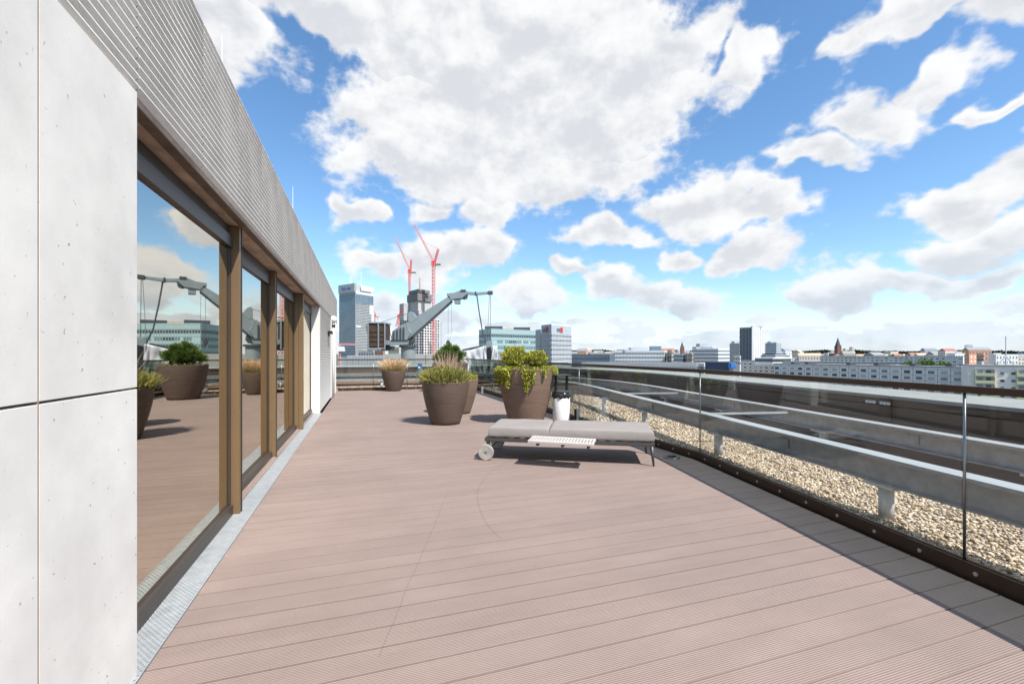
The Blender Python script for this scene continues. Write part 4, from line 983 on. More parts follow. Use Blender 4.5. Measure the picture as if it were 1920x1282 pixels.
# wall and plant boxes behind the far balustrade
MBW = thing('roof_plant_box', 'grey ribbed metal plant enclosure behind the far glass', 'plant enclosure', (*P(685, 30), 0))
a = P(650, 30); b = P(722, 30); 
MB().prism([(*a, 0.2), (*b, 0.2), (*(b + np.array([ST, CT]) * 3), 0.2), (*(a + np.array([ST, CT]) * 3), 0.2)], (0, 0, 1.03)).build('body', 'beam', MBW, bevel=0.02)
for i in range(13):
    q = a + (b - a) * (i + 0.5) / 13; MB().obox((*(q - np.array([ST, CT]) * 0.02), 0.72), (*(0.015 * RT[:2]), 0), (*(0.018 * FW[:2]), 0), (0, 0, 0.5)).build('rib', 'galv', MBW)
ww = thing('roof_upstand', 'long pale concrete upstand behind the crane pedestal', 'wall', (*P(800, 31), 0))
a = P(722.5, 31); b = P(950, 31)
for i in range(6):
    p0 = a + (b - a) * i / 6; p1 = a + (b - a) * (i + 1) / 6 - RT[:2] * 0.03
    MB().prism([(*p0, 0.0), (*p1, 0.0), (*(p1 + FW[:2] * 0.5), 0.0), (*(p0 + FW[:2] * 0.5), 0.0)], (0, 0, 1.33)).build('panel', 'coping', ww, bevel=0.02)
cb = thing('control_cabinet', 'small blue cabinet behind the far balustrade beside the lavender', 'cabinet', (*P(786, 18.6), 0))
MB().prism([P3(x, y, 18.6) for x, y in ((783, 681), (789, 681), (789, 707), (783, 707))], FW * 0.3).build('body', 'blue', cb, bevel=0.01)
MB().prism([P3(x, y, 18.59) for x, y in ((784, 687), (788, 687), (788, 690), (784, 690))], FW * 0.012).build('label_plate', 'sign_white', cb)
# ------------------------------------------------------------------ the city
GZ = -38.0
pmat('city_ground', (0.13, 0.13, 0.12), rough=0.9, var=0.4, vscale=0.012, second=(0.10, 0.13, 0.06))
g = MB().box(-30000, 30000, -3000, 40000, GZ - 2, GZ).build('ground', 'city_ground'); struct(g)
o = MB().prism([(-14, 21.6, -38), (8, 21.6, -38), (12, 44, -38), (-14, 44, -38)], (0, 0, 38.15)).build('rear_roof_block', 'coping')
tag(o, 'pale roof of the block behind the far balustrade', 'building')

def wallmat(n, c, var=0.06, s=0.15, r=0.8): pmat(n, c, rough=r, var=var, vscale=s)
wallmat('w_white', (0.62, 0.63, 0.63)); wallmat('w_grey', (0.40, 0.42, 0.43)); wallmat('w_blue', (0.36, 0.40, 0.45)); wallmat('w_dark', (0.10, 0.12, 0.14))
wallmat('w_pink', (0.55, 0.48, 0.44)); wallmat('w_red', (0.45, 0.17, 0.11)); wallmat('w_tan', (0.45, 0.36, 0.26)); wallmat('w_cream', (0.62, 0.56, 0.44)); wallmat('w_orange', (0.52, 0.25, 0.15))
wallmat('w_brick', (0.20, 0.075, 0.055)); wallmat('slate', (0.06, 0.065, 0.075)); wallmat('w_yellow', (0.60, 0.56, 0.36)); wallmat('roof_grey', (0.22, 0.235, 0.25))
wallmat('roof_red', (0.30, 0.12, 0.085)); wallmat('louvre', (0.055, 0.06, 0.07)); wallmat('navy', (0.035, 0.05, 0.09)); wallmat('concrete_new', (0.42, 0.41, 0.40)); wallmat('net', (0.17, 0.16, 0.155))
wallmat('red_steel', (0.55, 0.05, 0.05)); wallmat('pink_steel', (0.60, 0.28, 0.28)); wallmat('opening_red', (0.13, 0.045, 0.04)); wallmat('bluewrap', (0.03, 0.15, 0.42))
pmat('panel_seam', (0.20, 0.17, 0.16), rough=0.9)
pmat('w_teal', (0.115, 0.185, 0.205), rough=0.3, var=0.12, vscale=0.3, spec=0.6); pmat('teal_lt', (0.30, 0.41, 0.42), rough=0.3, spec=0.6)
pmat('glass_blue', (0.10, 0.155, 0.215), rough=0.12, spec=0.9, var=0.2, vscale=0.1); pmat('pane_dark', (0.035, 0.05, 0.065), rough=0.15, spec=0.8); pmat('pane_mid', (0.16, 0.20, 0.24), rough=0.15, spec=0.8)
pmat('slab_wall', (0.72, 0.665, 0.635), rough=0.85, var=0.05, vscale=0.3); pmat('slab_wall_far', (0.72, 0.70, 0.69), rough=0.85, var=0.05, vscale=0.3)
pmat('logo_red', (0.55, 0.06, 0.04), rough=0.5); pmat('logo_dark', (0.12, 0.13, 0.14), rough=0.5); pmat('sign_blue', (0.03, 0.09, 0.42), rough=0.4); pmat('dark_glass', (0.022, 0.040, 0.065), rough=0.3, spec=0.35); pmat('sign_grey', (0.30, 0.32, 0.34), rough=0.6)

def foot(a, b, c):      # near corner b, ends a and c (each px, depth) -> footprint of four corners
    A, B, C = P(*a), P(*b), P(*c); return [A, B, C, A + C - B]
def zat(py, d): return H - (py - HY) / F * d
def block(root, fp, z0, z1, mat, name='wall', bevel=0.0):
    return MB().prism([(p[0], p[1], z0) for p in fp], (0, 0, z1 - z0)).build(name, mat, root, bevel=bevel)
def outn(p0, p1):       # outward normal of an edge, towards the camera side
    e = p1 - p0; n = np.array([e[1], -e[0]]); n /= np.linalg.norm(n)
    return n if n @ (-(p0 + p1) / 2) > 0 else -n
def grid(root, p0, p1, z0, z1, nx, nz, wf, hf, mat, name='window_grid', proud=0.12, prob=1.0, x0=0.0, x1=1.0, skip=None, seed=1, parent=None):
    r_ = random.Random(seed); m = MB(); n = outn(p0, p1); e = (p1 - p0); n3 = np.array([n[0], n[1], 0])
    for j in range(nz):
        for i in range(nx):
            if r_.random() > prob or (skip and skip(i, j)): continue
            u = x0 + (x1 - x0) * (i + 0.5) / nx; w = (x1 - x0) / nx * wf; zc = z0 + (z1 - z0) * (j + 0.5) / nz; h = (z1 - z0) / nz * hf
            c = p0 + e * u; m.obox((c[0] + n[0] * proud / 2, c[1] + n[1] * proud / 2, zc), (*(e * w / 2), 0), n3 * proud / 2, (0, 0, h / 2))
    return stuff(m.build(name, mat, parent or root)) if m.v else None

# hotel tower
d0 = 600
t = thing('hotel_tower', 'tall blue and white hotel tower with rooftop sign at the left', 'building', (*P(668, d0), GZ))
fp = foot((636, 622), (667, d0), (700, 628)); zt = zat(546, d0)
block(t, fp, GZ, zt, 'w_white'); 
grid(t, fp[0], fp[1], zat(668, d0), zt - 2, 14, 38, 0.80, 0.86, 'glass_blue', proud=0.4)
grid(t, fp[1], fp[2], zat(668, d0), zt - 16, 18, 34, 0.62, 0.58, 'pane_dark', proud=0.4, skip=lambda i, j: (j > 27 and i > 13) or (j > 20 and i > 15) or j == 19 and i < 5)
grid(t, fp[1], fp[2], zt - 16, zt - 3, 12, 4, 0.84, 0.84, 'glass_blue', proud=0.35)
top = [p * 0.86 + np.mean(fp, axis=0) * 0.14 for p in fp]
up = block(t, top, zt, zat(534, d0), 'w_grey', 'roof_storey')
zc = zat(536, d0)
A = fp[0] * 0.98 + fp[1] * 0.02; Bq = fp[1] * 1.0; n = outn(A, Bq)
sg = MB().prism([(*(A + n * 2), zat(547, d0)), (*(Bq + n * 2), zat(547, d0)), (*(Bq + n * 2), zat(531, d0)), (*(A + n * 2), zat(531, d0))], (-n[0] * 3, -n[1] * 3, 0)).build('sign_board', 'sign_grey', t)
mid = (A + Bq) / 2 + n * 2.15
tx = text_mesh('Park Inn', 6.4, t, 'sign_blue', (mid[0], mid[1], zat(539, d0)), Bq - A, 'sign_lettering', 0.05)
MB().prism([(*(fp[1] * .7 + fp[2] * .3), zat(543, d0)), (*(fp[2]), zat(543, d0)), (*(fp[2]), zat(533, d0)), (*(fp[1] * .7 + fp[2] * .3), zat(533, d0))], (FW[0] * 6, FW[1] * 6, 0)).build('roof_screen', 'w_white', t)
for px, y1, y0 in ((657.5, 512, 530), (677, 505, 532)):
    q = P(px, d0 + 15); MB().tube((*q, zat(y0, d0)), (*q, zat(y1, d0)), 0.8, 0.3, 6).build('mast', 'w_white', t)

# tower under construction
d1 = 520
t = thing('construction_tower', 'unfinished concrete tower with open floors and dark netted top between red cranes', 'building', (*P(787, d1), GZ))
fp = foot((750, 540), (785, d1), (824, 545)); z1 = zat(597, d1); zb = zat(664, d1)
ins = [p * 0.97 + np.mean(fp, axis=0) * 0.03 for p in fp]
block(t, ins, GZ, z1, 'opening_red', 'inner_core')
for a_, b_, nx in ((fp[0], fp[1], 8), (fp[1], fp[2], 8)):
    m = MB(); e = b_ - a_
    for i in range(nx + 1):
        q = a_ + e * i / nx; m.tube((*q, zb - 5), (*q, z1), 0.75, n=4)
    stuff(m.build('column_grid', 'w_white', t))
    m = MB()
    for j in range(14):
        z = zb + (z1 - zb) * j / 13; m.bar((*a_, z), (*b_, z), 1.2, 0.95)
    stuff(m.build('slab_edges', 'w_white', t))
q = P(757, d1 + 12); blk = foot((749, 538), (757, 528), (768, 530)); block(t, blk, zat(600, d1), zat(567, d1), 'concrete_new', 'side_core')
core = foot((764, 535), (784, 515), (808, 530)); block(t, core, z1 - 2, zat(561, d1), 'concrete_new', 'crown_wall'); block(t, foot((757, 537), (785, 513), (815, 534)), zat(590, d1), zat(583, d1), 'concrete_new', 'crown_band')
cap = foot((763, 533), (783, 512), (811, 530)); block(t, cap, zat(563, d1 - 8), zat(549, d1 - 8), 'net', 'netting'); block(t, foot((767, 533), (785, 514), (806, 530)), zat(549, d1), zat(543, d1), 'net', 'netting_top')
MB().tube((*P(788, 515), zat(545, d1)), (*P(787, 515), zat(522, d1)), 1.3, 0.8, 6).build('placing_boom', 'w_tan', t)
q0 = P(822, d1 + 2)
m = MB()
for i in range(2):
    for j in range(14):
        pass
for px in (819, 823, 827): m.tube((*P(px, d1), zb - 8), (*P(px, d1), zat(604, d1)), 0.35, n=4)
for j in range(16): m.bar((*P(818, d1), zb + j * 2.4), (*P(828, d1), zb + j * 2.4), 0.4)
stuff(m.build('scaffold_hoist', 'w_grey', t))

def lattice(m, a, b, w, n):   # four-chord lattice mast
    a, b = np.array(a, float), np.array(b, float); d = b - a; d /= np.linalg.norm(d); s = RT if abs(d @ RT) < 0.9 else np.array([0, 0, 1.0]); s = s - d * (s @ d); s /= np.linalg.norm(s); f = np.cross(d, s)
    cor = [(s * i + f * j) * w / 2 for i, j in ((-1, -1), (1, -1), (1, 1), (-1, 1))]
    for c in cor: m.bar(a + c, b + c, w * 0.22)
    for k in range(n):
        p, q = a + (b - a) * k / n, a + (b - a) * (k + 1) / n
        for i in range(4):
            m.bar(p + cor[i], q + cor[(i + 1) % 4], w * 0.14)
            m.bar(p + cor[i], p + cor[(i + 1) % 4], w * 0.14)
def tower_crane(label, px, d, ytop, ybot, jib, back, w, mcol='red_steel'):
    t = thing('tower_crane', label, 'tower crane', (*P(px, d), GZ), 'tower cranes at the building site')
    m = MB(); lattice(m, P3(px, ybot, d), P3(px, ytop, d), w, 26); stuff(m.build('mast', 'pink_steel', t))
    m = MB(); lattice(m, P3(px + 1, ytop, d), P3(jib[0], jib[1], d), w * 0.62, 22); stuff(m.build('jib', 'pink_steel', t))
    MB().obox(P3(px, ytop + 2, d), RT * w * 0.8, FW * w * 0.6, (0, 0, w * 0.9)).build('slewing_cab', mcol, t)
    MB().obox(P3(px + 6, ytop + 4, d), RT * w * 1.4, FW * w * 0.5, (0, 0, w * 0.3)).build('counter_jib', 'net', t)
    m = MB(); lattice(m, P3(px + 2, ytop, d), P3(back[0], back[1], d), w * 0.6, 7); stuff(m.build('apex_frame', mcol, t))
    m = MB(); m.tube(P3(back[0], back[1], d), P3(px + (jib[0] - px) * 0.55, ytop + (jib[1] - ytop) * 0.55, d), 0.12, n=5); m.build('stay_rope', 'net', t)
    return t
tower_crane('taller red luffing crane on the right of the unfinished tower', 813, 505, 492, 668, (776, 420), (822, 467), 3.0)
tower_crane('shorter red luffing crane on the left of the unfinished tower', 768, 560, 507, 585, (741, 445), (771, 487), 2.6)
tower_crane('small red crane in front of the left side of the unfinished tower', 747, 480, 590, 640, (742, 612), (754, 577), 1.5)
tower_crane('small red crane just right of the hotel tower', 703, 640, 590, 612, (709, 600), (701, 584), 1.2)
t = thing('site_crane', 'horizontal red crane jib in front of the foot of the hotel tower', 'tower crane', (*P(636, 130), GZ))
m = MB(); lattice(m, P3(634, 645, 130), P3(668, 645.5, 130), 0.42, 12); stuff(m.build('jib', 'pink_steel', t))
m = MB(); lattice(m, P3(637, 700, 130), P3(637, 645, 130), 0.45, 12); stuff(m.build('mast', 'pink_steel', t))
MB().obox(P3(640, 654, 130), RT * 0.9, FW * 0.6, (0, 0, 0.7)).build('cab', 'w_white', t)
# low site buildings behind the upstand
for k, (x0, x1, yt, d, mt, lab) in enumerate(((702, 722, 656, 260, 'w_orange', 'low orange building seen under the crane counterweight'), (728, 752, 650, 240, 'w_cream', 'low cream building seen beside the crane pedestal'), (672, 705, 659, 300, 'w_pink', 'low pinkish roof in front of the hotel tower'))):
    t = thing('low_building', lab, 'building', (*P((x0 + x1) / 2, d), GZ)); fpp = foot((x0, d + 14), (x1 - 4, d), (x1, d + 10)); block(t, fpp, GZ, zat(yt, d), mt)
    grid(t, fpp[0], fpp[1], zat(yt, d) - 6, zat(yt, d) - 0.5, 6, 2, 0.4, 0.5, 'pane_dark', seed=k)

# teal glass office block
d2 = 205
t = thing('teal_office_block', 'pale teal glass office block with two dark rooftop plant rooms', 'building', (*P(920, d2), GZ))
fp = foot((898, 216), (921, d2), (1004, 222)); zt = zat(618.5, d2)
block(t, fp, GZ, zt, 'teal_lt'); block(t, [p * 1.012 - np.mean(fp, axis=0) * 0.012 for p in fp], zt, zt + 0.6, 'teal_lt', 'roof_edge')
fl = 3.05
for a_, b_, nx, sd in ((fp[0], fp[1], 8, 1), (fp[1], fp[2], 24, 2)):
    grid(t, a_, b_, zt - fl * 7.4, zt - 0.4, nx, 16, 0.86, 0.80, 'teal_lt', 'spandrel_grid', proud=0.10, skip=lambda i, j: j % 2 == 0)
    grid(t, a_, b_, zt - fl * 7.4, zt - 0.4, nx, 16, 0.72, 0.9, 'w_teal', 'window_grid', proud=0.12, skip=lambda i, j: j % 2 == 1, prob=0.9)
    grid(t, a_, b_, zt - fl * 7.4, zt - 0.4, nx, 16, 0.66, 0.8, 'pane_dark', 'dark_window', proud=0.18, skip=lambda i, j: j % 2 == 1 or not ((9 <= i <= 12 and nx > 10) or (i * 7 + j * 3) % 7 == 0), seed=sd)
def roof_box(root, pa, pb, y0, y1, d, dep, mat, name):
    a, b = P(pa, d), P(pb, d); f = FW[:2] * dep
    return MB().prism([(*a, zat(y1, d)), (*b, zat(y1, d)), (*(b + f), zat(y1, d)), (*(a + f), zat(y1, d))], (0, 0, zat(y0, d) - zat(y1, d))).build(name, mat, root)
roof_box(t, 909, 942, 611.5, 620, 214, 8, 'louvre', 'plant_room'); roof_box(t, 963, 994, 613.5, 622, 222, 8, 'louvre', 'plant_room'); roof_box(t, 943, 962, 615, 621, 220, 6, 'w_tan', 'lift_house')

# office tower with logo
d3 = 240
t = thing('logo_tower', 'grey banded office tower with dark m and red x logos at its top', 'building', (*P(1035, d3), GZ))
fp = foot((1015, 250), (1034, d3), (1071.5, 256)); zt = zat(609, d3)
block(t, fp, GZ, zt, 'w_blue'); wing = foot((1003, 262), (1014, 254), (1018, 262)); block(t, wing, GZ, zat(618, 258), 'w_grey', 'side_wing')
for a_, b_, nx in ((fp[0], fp[1], 9), (fp[1], fp[2], 14), (wing[0], wing[1], 4)):
    zt2 = zat(624, d3)
    grid(t, a_, b_, zt2 - 33, zt2, 1, 13, 1.0, 0.42, 'pane_dark', 'window_band', proud=0.12)
    grid(t, a_, b_, zt2 - 33, zt2, nx, 13, 0.12, 1.0, 'w_white', 'mullion_grid', proud=0.2)
    grid(t, a_, b_, zt2 - 33, zt2, 1, 13, 1.0, 0.08, 'w_white', 'sill_band', proud=0.3)
def logo(a_, b_, u, size):
    e = (b_ - a_) / np.linalg.norm(b_ - a_); n = outn(a_, b_); c = a_ + (b_ - a_) * u + n * 0.25; z = zat(617, d3)
    text_mesh('m', size * 1.5, t, 'logo_dark', (c[0] - e[0] * size * 0.55, c[1] - e[1] * size * 0.55, z), e, 'logo_letter', 0.05)
    q = c + e * size * 0.55
    for sg_ in (1, -1):
        MB().obox((*q, z), (*(e * size * 0.36), sg_ * size * 0.42), (*(e * -sg_ * size * 0.15), size * 0.12), (n[0] * 0.08, n[1] * 0.08, 0)).build('logo_cross', 'logo_red', t)
logo(fp[0], fp[1], 0.45, 2.9); logo(fp[1], fp[2], 0.40, 2.9)
block(t, [p * 1.01 - np.mean(fp, axis=0) * 0.01 for p in fp], zt, zt + 0.5, 'w_white', 'roof_edge')

def simple(name, label, x0, x1, yt, d, mt, nx, nz, fl=3.2, wm='pane_mid', side=0.12, wf=0.7, hf=0.55, skew=0.04, cat='building', group=None, extra=None):
    t = thing(name, label, cat, (*P((x0 + x1) / 2, d), GZ), group)
    xm = x1 - (x1 - x0) * side
    fpp = foot((x0, d * (1 + skew)), (xm, d), (x1, d * (1 + skew))); zt = zat(yt, d); block(t, fpp, GZ, zt, mt)
    grid(t, fpp[0], fpp[1], zt - fl * nz - 0.6, zt - 0.6, nx, nz, wf, hf, wm, proud=0.15)
    grid(t, fpp[1], fpp[2], zt - fl * nz - 0.6, zt - 0.6, max(2, int(nx * side)), nz, wf, hf, wm, proud=0.15)
    if extra:
        for (a, b, y0, y1, m_) in extra: roof_box(t, a, b, y0, y1, d * 1.03, 8, m_, 'roof_house')
    return t
simple('low_office', 'dark glazed low office wing right of the logo tower', 1072, 1153, 664, 330, 'w_dark', 30, 4, wm='glass_blue', extra=[(1106, 1150, 661.5, 666, 'roof_grey')])
simple('long_office', 'long pale grey office block with rooftop plant in the middle distance', 1152, 1250, 657, 350, 'w_white', 34, 6, wm='pane_mid', wf=0.6, hf=0.5, side=0.04, extra=[(1183, 1215, 652, 658, 'w_blue'), (1170, 1182, 655, 658, 'w_grey'), (1223, 1240, 649, 658, 'glass_blue')])
simple('tan_tower', 'narrow tan stair tower at the end of the long pale office', 1251, 1263, 656, 340, 'w_tan', 2, 6, side=0.3)
simple('white_hall', 'white hall with pink roof between the tan tower and the terraced block', 1263, 1283, 663, 380, 'w_white', 3, 4, wm='glass_blue', wf=0.9)
simple('brick_hall', 'brown brick hall beside the terraced block', 1281, 1300, 662, 370, 'w_tan', 2, 4, wm='glass_blue')
simple('terraced_block', 'white banded office block with stepped roof in the middle distance', 1297, 1368, 653, 390, 'w_white', 1, 7, wm='pane_mid', wf=1.0, hf=0.45, side=0.3, extra=[(1312, 1336, 644, 654, 'w_blue'), (1305, 1345, 650, 654, 'w_grey')])
simple('grey_block', 'grey tower block left of the dark patterned tower', 1368, 1389, 643, 560, 'w_grey', 8, 12, wf=0.4, extra=[(1377, 1388, 639.5, 644, 'w_grey')])
simple('white_cube', 'small white building in front of the dark patterned tower', 1375, 1389, 667, 330, 'w_white', 3, 2)
simple('grey_tower', 'grey tower block right of the dark patterned tower', 1434, 1465, 642, 600, 'w_blue', 12, 13, wf=0.5, side=0.3, extra=[(1445, 1456, 640, 643, 'w_grey')])

# dark patterned tower
d4 = 480
t = thing('patterned_tower', 'slim tower with dark zigzag glass face and pale side face', 'building', (*P(1411, d4), GZ))
fp = foot((1387, 490), (1410.5, d4), (1434, 505)); zt = zat(613, d4); block(t, fp, GZ, zt, 'w_white')
n_ = outn(fp[0], fp[1]); e = fp[1] - fp[0]
MB().prism([(*(fp[0] + n_ * 0.05), zat(676, d4)), (*(fp[1] + n_ * 0.05), zat(676, d4)), (*(fp[1] + n_ * 0.05), zt), (*(fp[0] + n_ * 0.05), zt)], (n_[0] * 0.2, n_[1] * 0.2, 0)).build('glass_face', 'dark_glass', t)
m = MB()
for i in range(9):
    for j in range(14):
        u0 = (i + (0.25 if j % 2 else -0.05)) / 8.6; u1 = (i + (-0.05 if j % 2 else 0.25)) / 8.6
        za = zat(676, d4) + (zt - zat(676, d4)) * j / 14; zb_ = zat(676, d4) + (zt - zat(676, d4)) * (j + 1) / 14
        m.bar((*(fp[0] + e * min(1, max(0, u0)) + n_ * 0.35), za), (*(fp[0] + e * min(1, max(0, u1)) + n_ * 0.35), zb_), 0.3)
stuff(m.build('zigzag_mullion', 'w_blue', t))
grid(t, fp[0], fp[1], zat(676, d4), zt, 8, 14, 0.45, 0.7, 'pane_dark', proud=0.28)
grid(t, fp[1], fp[2], zat(676, d4), zt - 1, 7, 17, 0.35, 0.45, 'pane_mid', proud=0.2)
roof_box(t, 1412, 1430, 611, 614, 495, 5, 'w_grey', 'roof_house')
m = MB(); 
for j in range(16): m.obox((*(fp[2] + FW[:2] * 2), zt - 6 - j * 2.3), RT * 1.3, FW * 1.6, (0, 0, 0.35))
stuff(m.build('balcony_row', 'w_white', t))
# curved white low building in front of it
t = thing('white_pavilion', 'white two-tier building with dark window bands below the patterned tower', 'building', (*P(1450, 340), GZ))
for (x0, x1, y0, y1, mt, d) in ((1415, 1483, 671, 684, 'w_white', 340), (1427, 1481, 665.5, 671, 'w_white', 346), (1429, 1474, 663, 665.5, 'navy', 348)):
    fpp = foot((x0, d + 10), (x0 + (x1 - x0) * 0.5, d), (x1, d + 6)); block(t, fpp, zat(y1, d), zat(y0, d), mt, 'tier')
    for a_, b_ in ((fpp[0], fpp[1]), (fpp[1], fpp[2])): 
        if mt == 'w_white': grid(t, a_, b_, zat(y0 + (y1 - y0) * .62, d), zat(y0 + 0.8, d), 8, 1, 0.94, 0.8, 'pane_dark', 'window_band', proud=0.15)
simple('navy_hall', 'flat dark navy hall roof just above the handrail', 1322, 1372, 679, 180, 'navy', 1, 1, wm='navy', side=0.1)
t = thing('blue_tarpaulin', 'bright blue tarpaulin heap at the end of the navy hall', 'tarpaulin', (*P(1376, 176), zat(688, 176)))
MB().prism([P3(x, y, 176) for x, y in ((1370, 690), (1371, 682), (1374, 679.5), (1377, 682), (1380, 681), (1382, 690))], FW * 2.5).build('sheet', 'bluewrap', t, bevel=0.2)
simple('grey_flat_roof', 'long flat grey roof running behind the handrail', 1090, 1310, 680, 170, 'roof_grey', 40, 1, wm='pane_mid', side=0.02)
simple('pale_roof_house', 'pale flat-roofed house left of the navy hall', 1310, 1322, 681, 172, 'w_white', 2, 1)

# slab blocks with individual windows
def window_mesh(w, h, nm='window'):
    m = MB(); m.cm = 0
    m.box(-w / 2, w / 2, -0.10, 0.0, -h / 2, h / 2); m.cm = 1
    for (a, b) in ((-0.47, -0.2), (-0.17, 0.47)): m.box(w * a, w * b, -0.16, -0.101, -h * 0.40, h * 0.42)
    return m
def slab(name, label, a, b, ytop_a, d_c, mat, ncol, nrow, pitch, z0, wsize, dep=11.0, seed=0, group='panel-built apartment slabs'):
    A, B = P(*a), P(*b); n = outn(A, B); t = thing(name, label, 'building', (*((A + B) / 2), GZ), group)
    zt = ytop_a; fpp = [A, B, B - n * dep, A - n * dep]; block(t, fpp, GZ, zt, mat)
    block(t, [A + n * 0.2, B + n * 0.2, B - n * (dep + .2), A - n * (dep + .2)], zt, zt + 0.5, 'roof_grey', 'roof_edge')
    e = B - A; L_ = np.linalg.norm(e); ang = math.atan2(e[1], e[0]); r_ = random.Random(seed)
    if np.array([-math.sin(ang), math.cos(ang)]) @ n > 0: ang += math.pi
    protos = {}
    for j in range(nrow):
        for i in range(ncol):
            kind = r_.choice(('pane_dark', 'pane_dark', 'pane_mid', 'pane_mid', 'w_grey'))
            c = A + e * (i + 0.5) / ncol + n * 0.03; z = zt - z0 - j * pitch
            if kind not in protos:
                o = window_mesh(*wsize).build('window', None, None, mats=['w_white', kind]); o.parent = t; protos[kind] = o
            else: o = protos[kind].copy(); COL.objects.link(o)
            o.location = Vector((c[0], c[1], z)) - root_loc(t); o.rotation_euler = (0, 0, ang)
    m = MB()
    for i in range(ncol + 1):
        c = A + e * min(0.999, max(0.001, i / ncol)) + n * 0.02; m.obox((c[0], c[1], zt - z0 - (nrow - 1) * pitch / 2), (*(e / L_ * 0.07), 0), (*(n * 0.03), 0), (0, 0, pitch * nrow / 2 + 1))
    for j in range(nrow + 1):
        c = (A + B) / 2 + n * 0.02; m.obox((c[0], c[1], zt - z0 + pitch / 2 - j * pitch), (*(e / 2 * 0.998), 0), (*(n * 0.025), 0), (0, 0, 0.06))
    stuff(m.build('panel_joint', 'panel_seam', t))
    return t, A, B, n, zt
t, A, B, n, zt = slab('apartment_slab', 'long grey apartment slab with rows of white-framed windows above the handrail', (1450, 270), (1808, 196), -4.9, 0, 'slab_wall', 19, 5, 2.8, 2.35, (2.35, 1.6), seed=3)
for k, u in enumerate((0.12, 0.22, 0.46, 0.62, 0.78, 0.93)):   # roof clutter
    q = A + (B - A) * u - n * 5; MB().obox((*q, zt + 0.9), (*(RT[:2] * random.uniform(1, 3)), 0), (*(FW[:2] * 1.5), 0), (0, 0, 0.5)).build('roof_vent', 'slate', t)
slab('apartment_slab', 'smaller grey apartment slab farther off at the left end of the long slab', (1383, 385), (1453, 360), zat(677, 370), 0, 'slab_wall_far', 7, 4, 2.8, 2.5, (2.2, 1.3), seed=4)
# block with balconies at the right
A, B = P(1816, 172), P(1990, 158); n = outn(A, B); zt = zat(686.5, 166)
t = thing('balcony_block', 'pale apartment block with yellow-green balconies at the right edge', 'building', (*((A + B) / 2), GZ), 'panel-built apartment slabs')
block(t, [A, B, B - n * 14, A - n * 14], GZ, zt, 'slab_wall'); block(t, [A + n * .3, B + n * .3, B - n * 14.3, A - n * 14.3], zt, zt + 0.4, 'roof_grey', 'roof_edge')
e = (B - A) / np.linalg.norm(B - A); Lw = np.linalg.norm(B - A)
def bal_col(u, w):
    for j in range(4):
        z = zt - 3.55 - j * 2.8; c = A + e * u
        bx = MB(); bx.obox((*(c + n * 0.55), z - 0.1), (*(e * w / 2), 0), (*(n * 0.55), 0), (0, 0, 0.1)); bx.obox((*(c + n * 1.06), z + 0.45), (*(e * w / 2), 0), (*(n * 0.05), 0), (0, 0, 0.45))
        for s_ in (-1, 1): bx.obox((*(c + e * s_ * (w / 2 - 0.06) + n * 0.5), z + 1.2), (*(e * 0.06), 0), (*(n * 0.49), 0), (0, 0, 1.19))
        b_ = bx.build('balcony', 'w_yellow', t)
        MB().obox((*(c + n * 0.02), z + 1.35), (*(e * (w / 2 - 0.15)), 0), (*(n * 0.04), 0), (0, 0, 1.0)).build('recess', 'w_grey', b_)
        for s_, mt in ((-0.22, 'pane_mid'), (0.2, 'pane_dark')):
            MB().obox((*(c + e * w * s_ + n * 0.08), z + 1.3), (*(e * w * 0.13), 0), (*(n * 0.05), 0), (0, 0, 0.75)).build('window', mt, b_)
bal_col(4.3, 5.2); bal_col(15.2, 5.6); bal_col(21.0, 5.4); bal_col(31.0, 5.4)
for u in (8.9, 11.7, 25.5, 28.0):
    for j in range(4):
        c = A + e * u; mt = 'pane_dark' if (int(u) + j) % 2 else 'glass_blue'
        w_ = MB().obox((*(c + n * 0.03), zt - 2.6 - j * 2.8), (*(e * 0.62), 0), (*(n * 0.05), 0), (0, 0, 0.62)).build('window', 'w_white', t)
        MB().obox((*(c + n * 0.10), zt - 2.6 - j * 2.8), (*(e * 0.5), 0), (*(n * 0.03), 0), (0, 0, 0.5)).build('pane', mt, w_)
mm = MB(); q = P(1886, 172); base = zt + 0.4
for s_ in (-1, 0, 1): mm.bar((*(q + RT[:2] * s_ * 3.2), base), (*q, base + 3.2), 0.35)
mm.bar((*q, base), (*q, base + 11), 0.22); mm.build('antenna_tripod', 'w_grey', t)
roof_box(t, 1841, 1848, 677, 686, 176, 2, 'w_grey', 'roof_house')
# end wall between the two blocks
simple('stair_link', 'plain grey end wall between the long slab and the balcony block', 1805, 1820, 688.5, 186, 'w_grey', 1, 1, wm='w_grey', side=0.1)
# second row behind the slab
slab('apartment_slab', 'far white apartment slab running behind the long grey slab', (1538, 520), (1806, 420), zat(668, 470), 0, 'w_white', 30, 3, 2.9, 2.0, (2.3, 1.4), seed=5)
slab('apartment_slab', 'grey gallery block between the far white slab and the long slab', (1470, 330), (1700, 300), zat(679, 315), 0, 'roof_grey', 22, 1, 2.8, 1.6, (2.0, 0.7), seed=6)
simple('orange_block', 'orange brick apartment block at the right', 1808, 1831, 664, 330, 'w_orange', 3, 4, wm='w_white', wf=0.35, hf=0.4, side=0.6)
simple('brick_block', 'brown block with dark balconies beside the orange apartment block', 1831, 1846, 662, 345, 'w_tan', 1, 4, wm='pane_dark', wf=1.0)
simple('glass_tower_far', 'distant blue glass tower on the right skyline', 1808, 1824, 646, 1500, 'glass_blue', 5, 14, fl=4, wf=0.3, side=0.6)
simple('red_highrise', 'distant brown high-rise beside the brick church', 1592, 1602, 650, 1300, 'w_tan', 3, 9, fl=4, side=0.4)
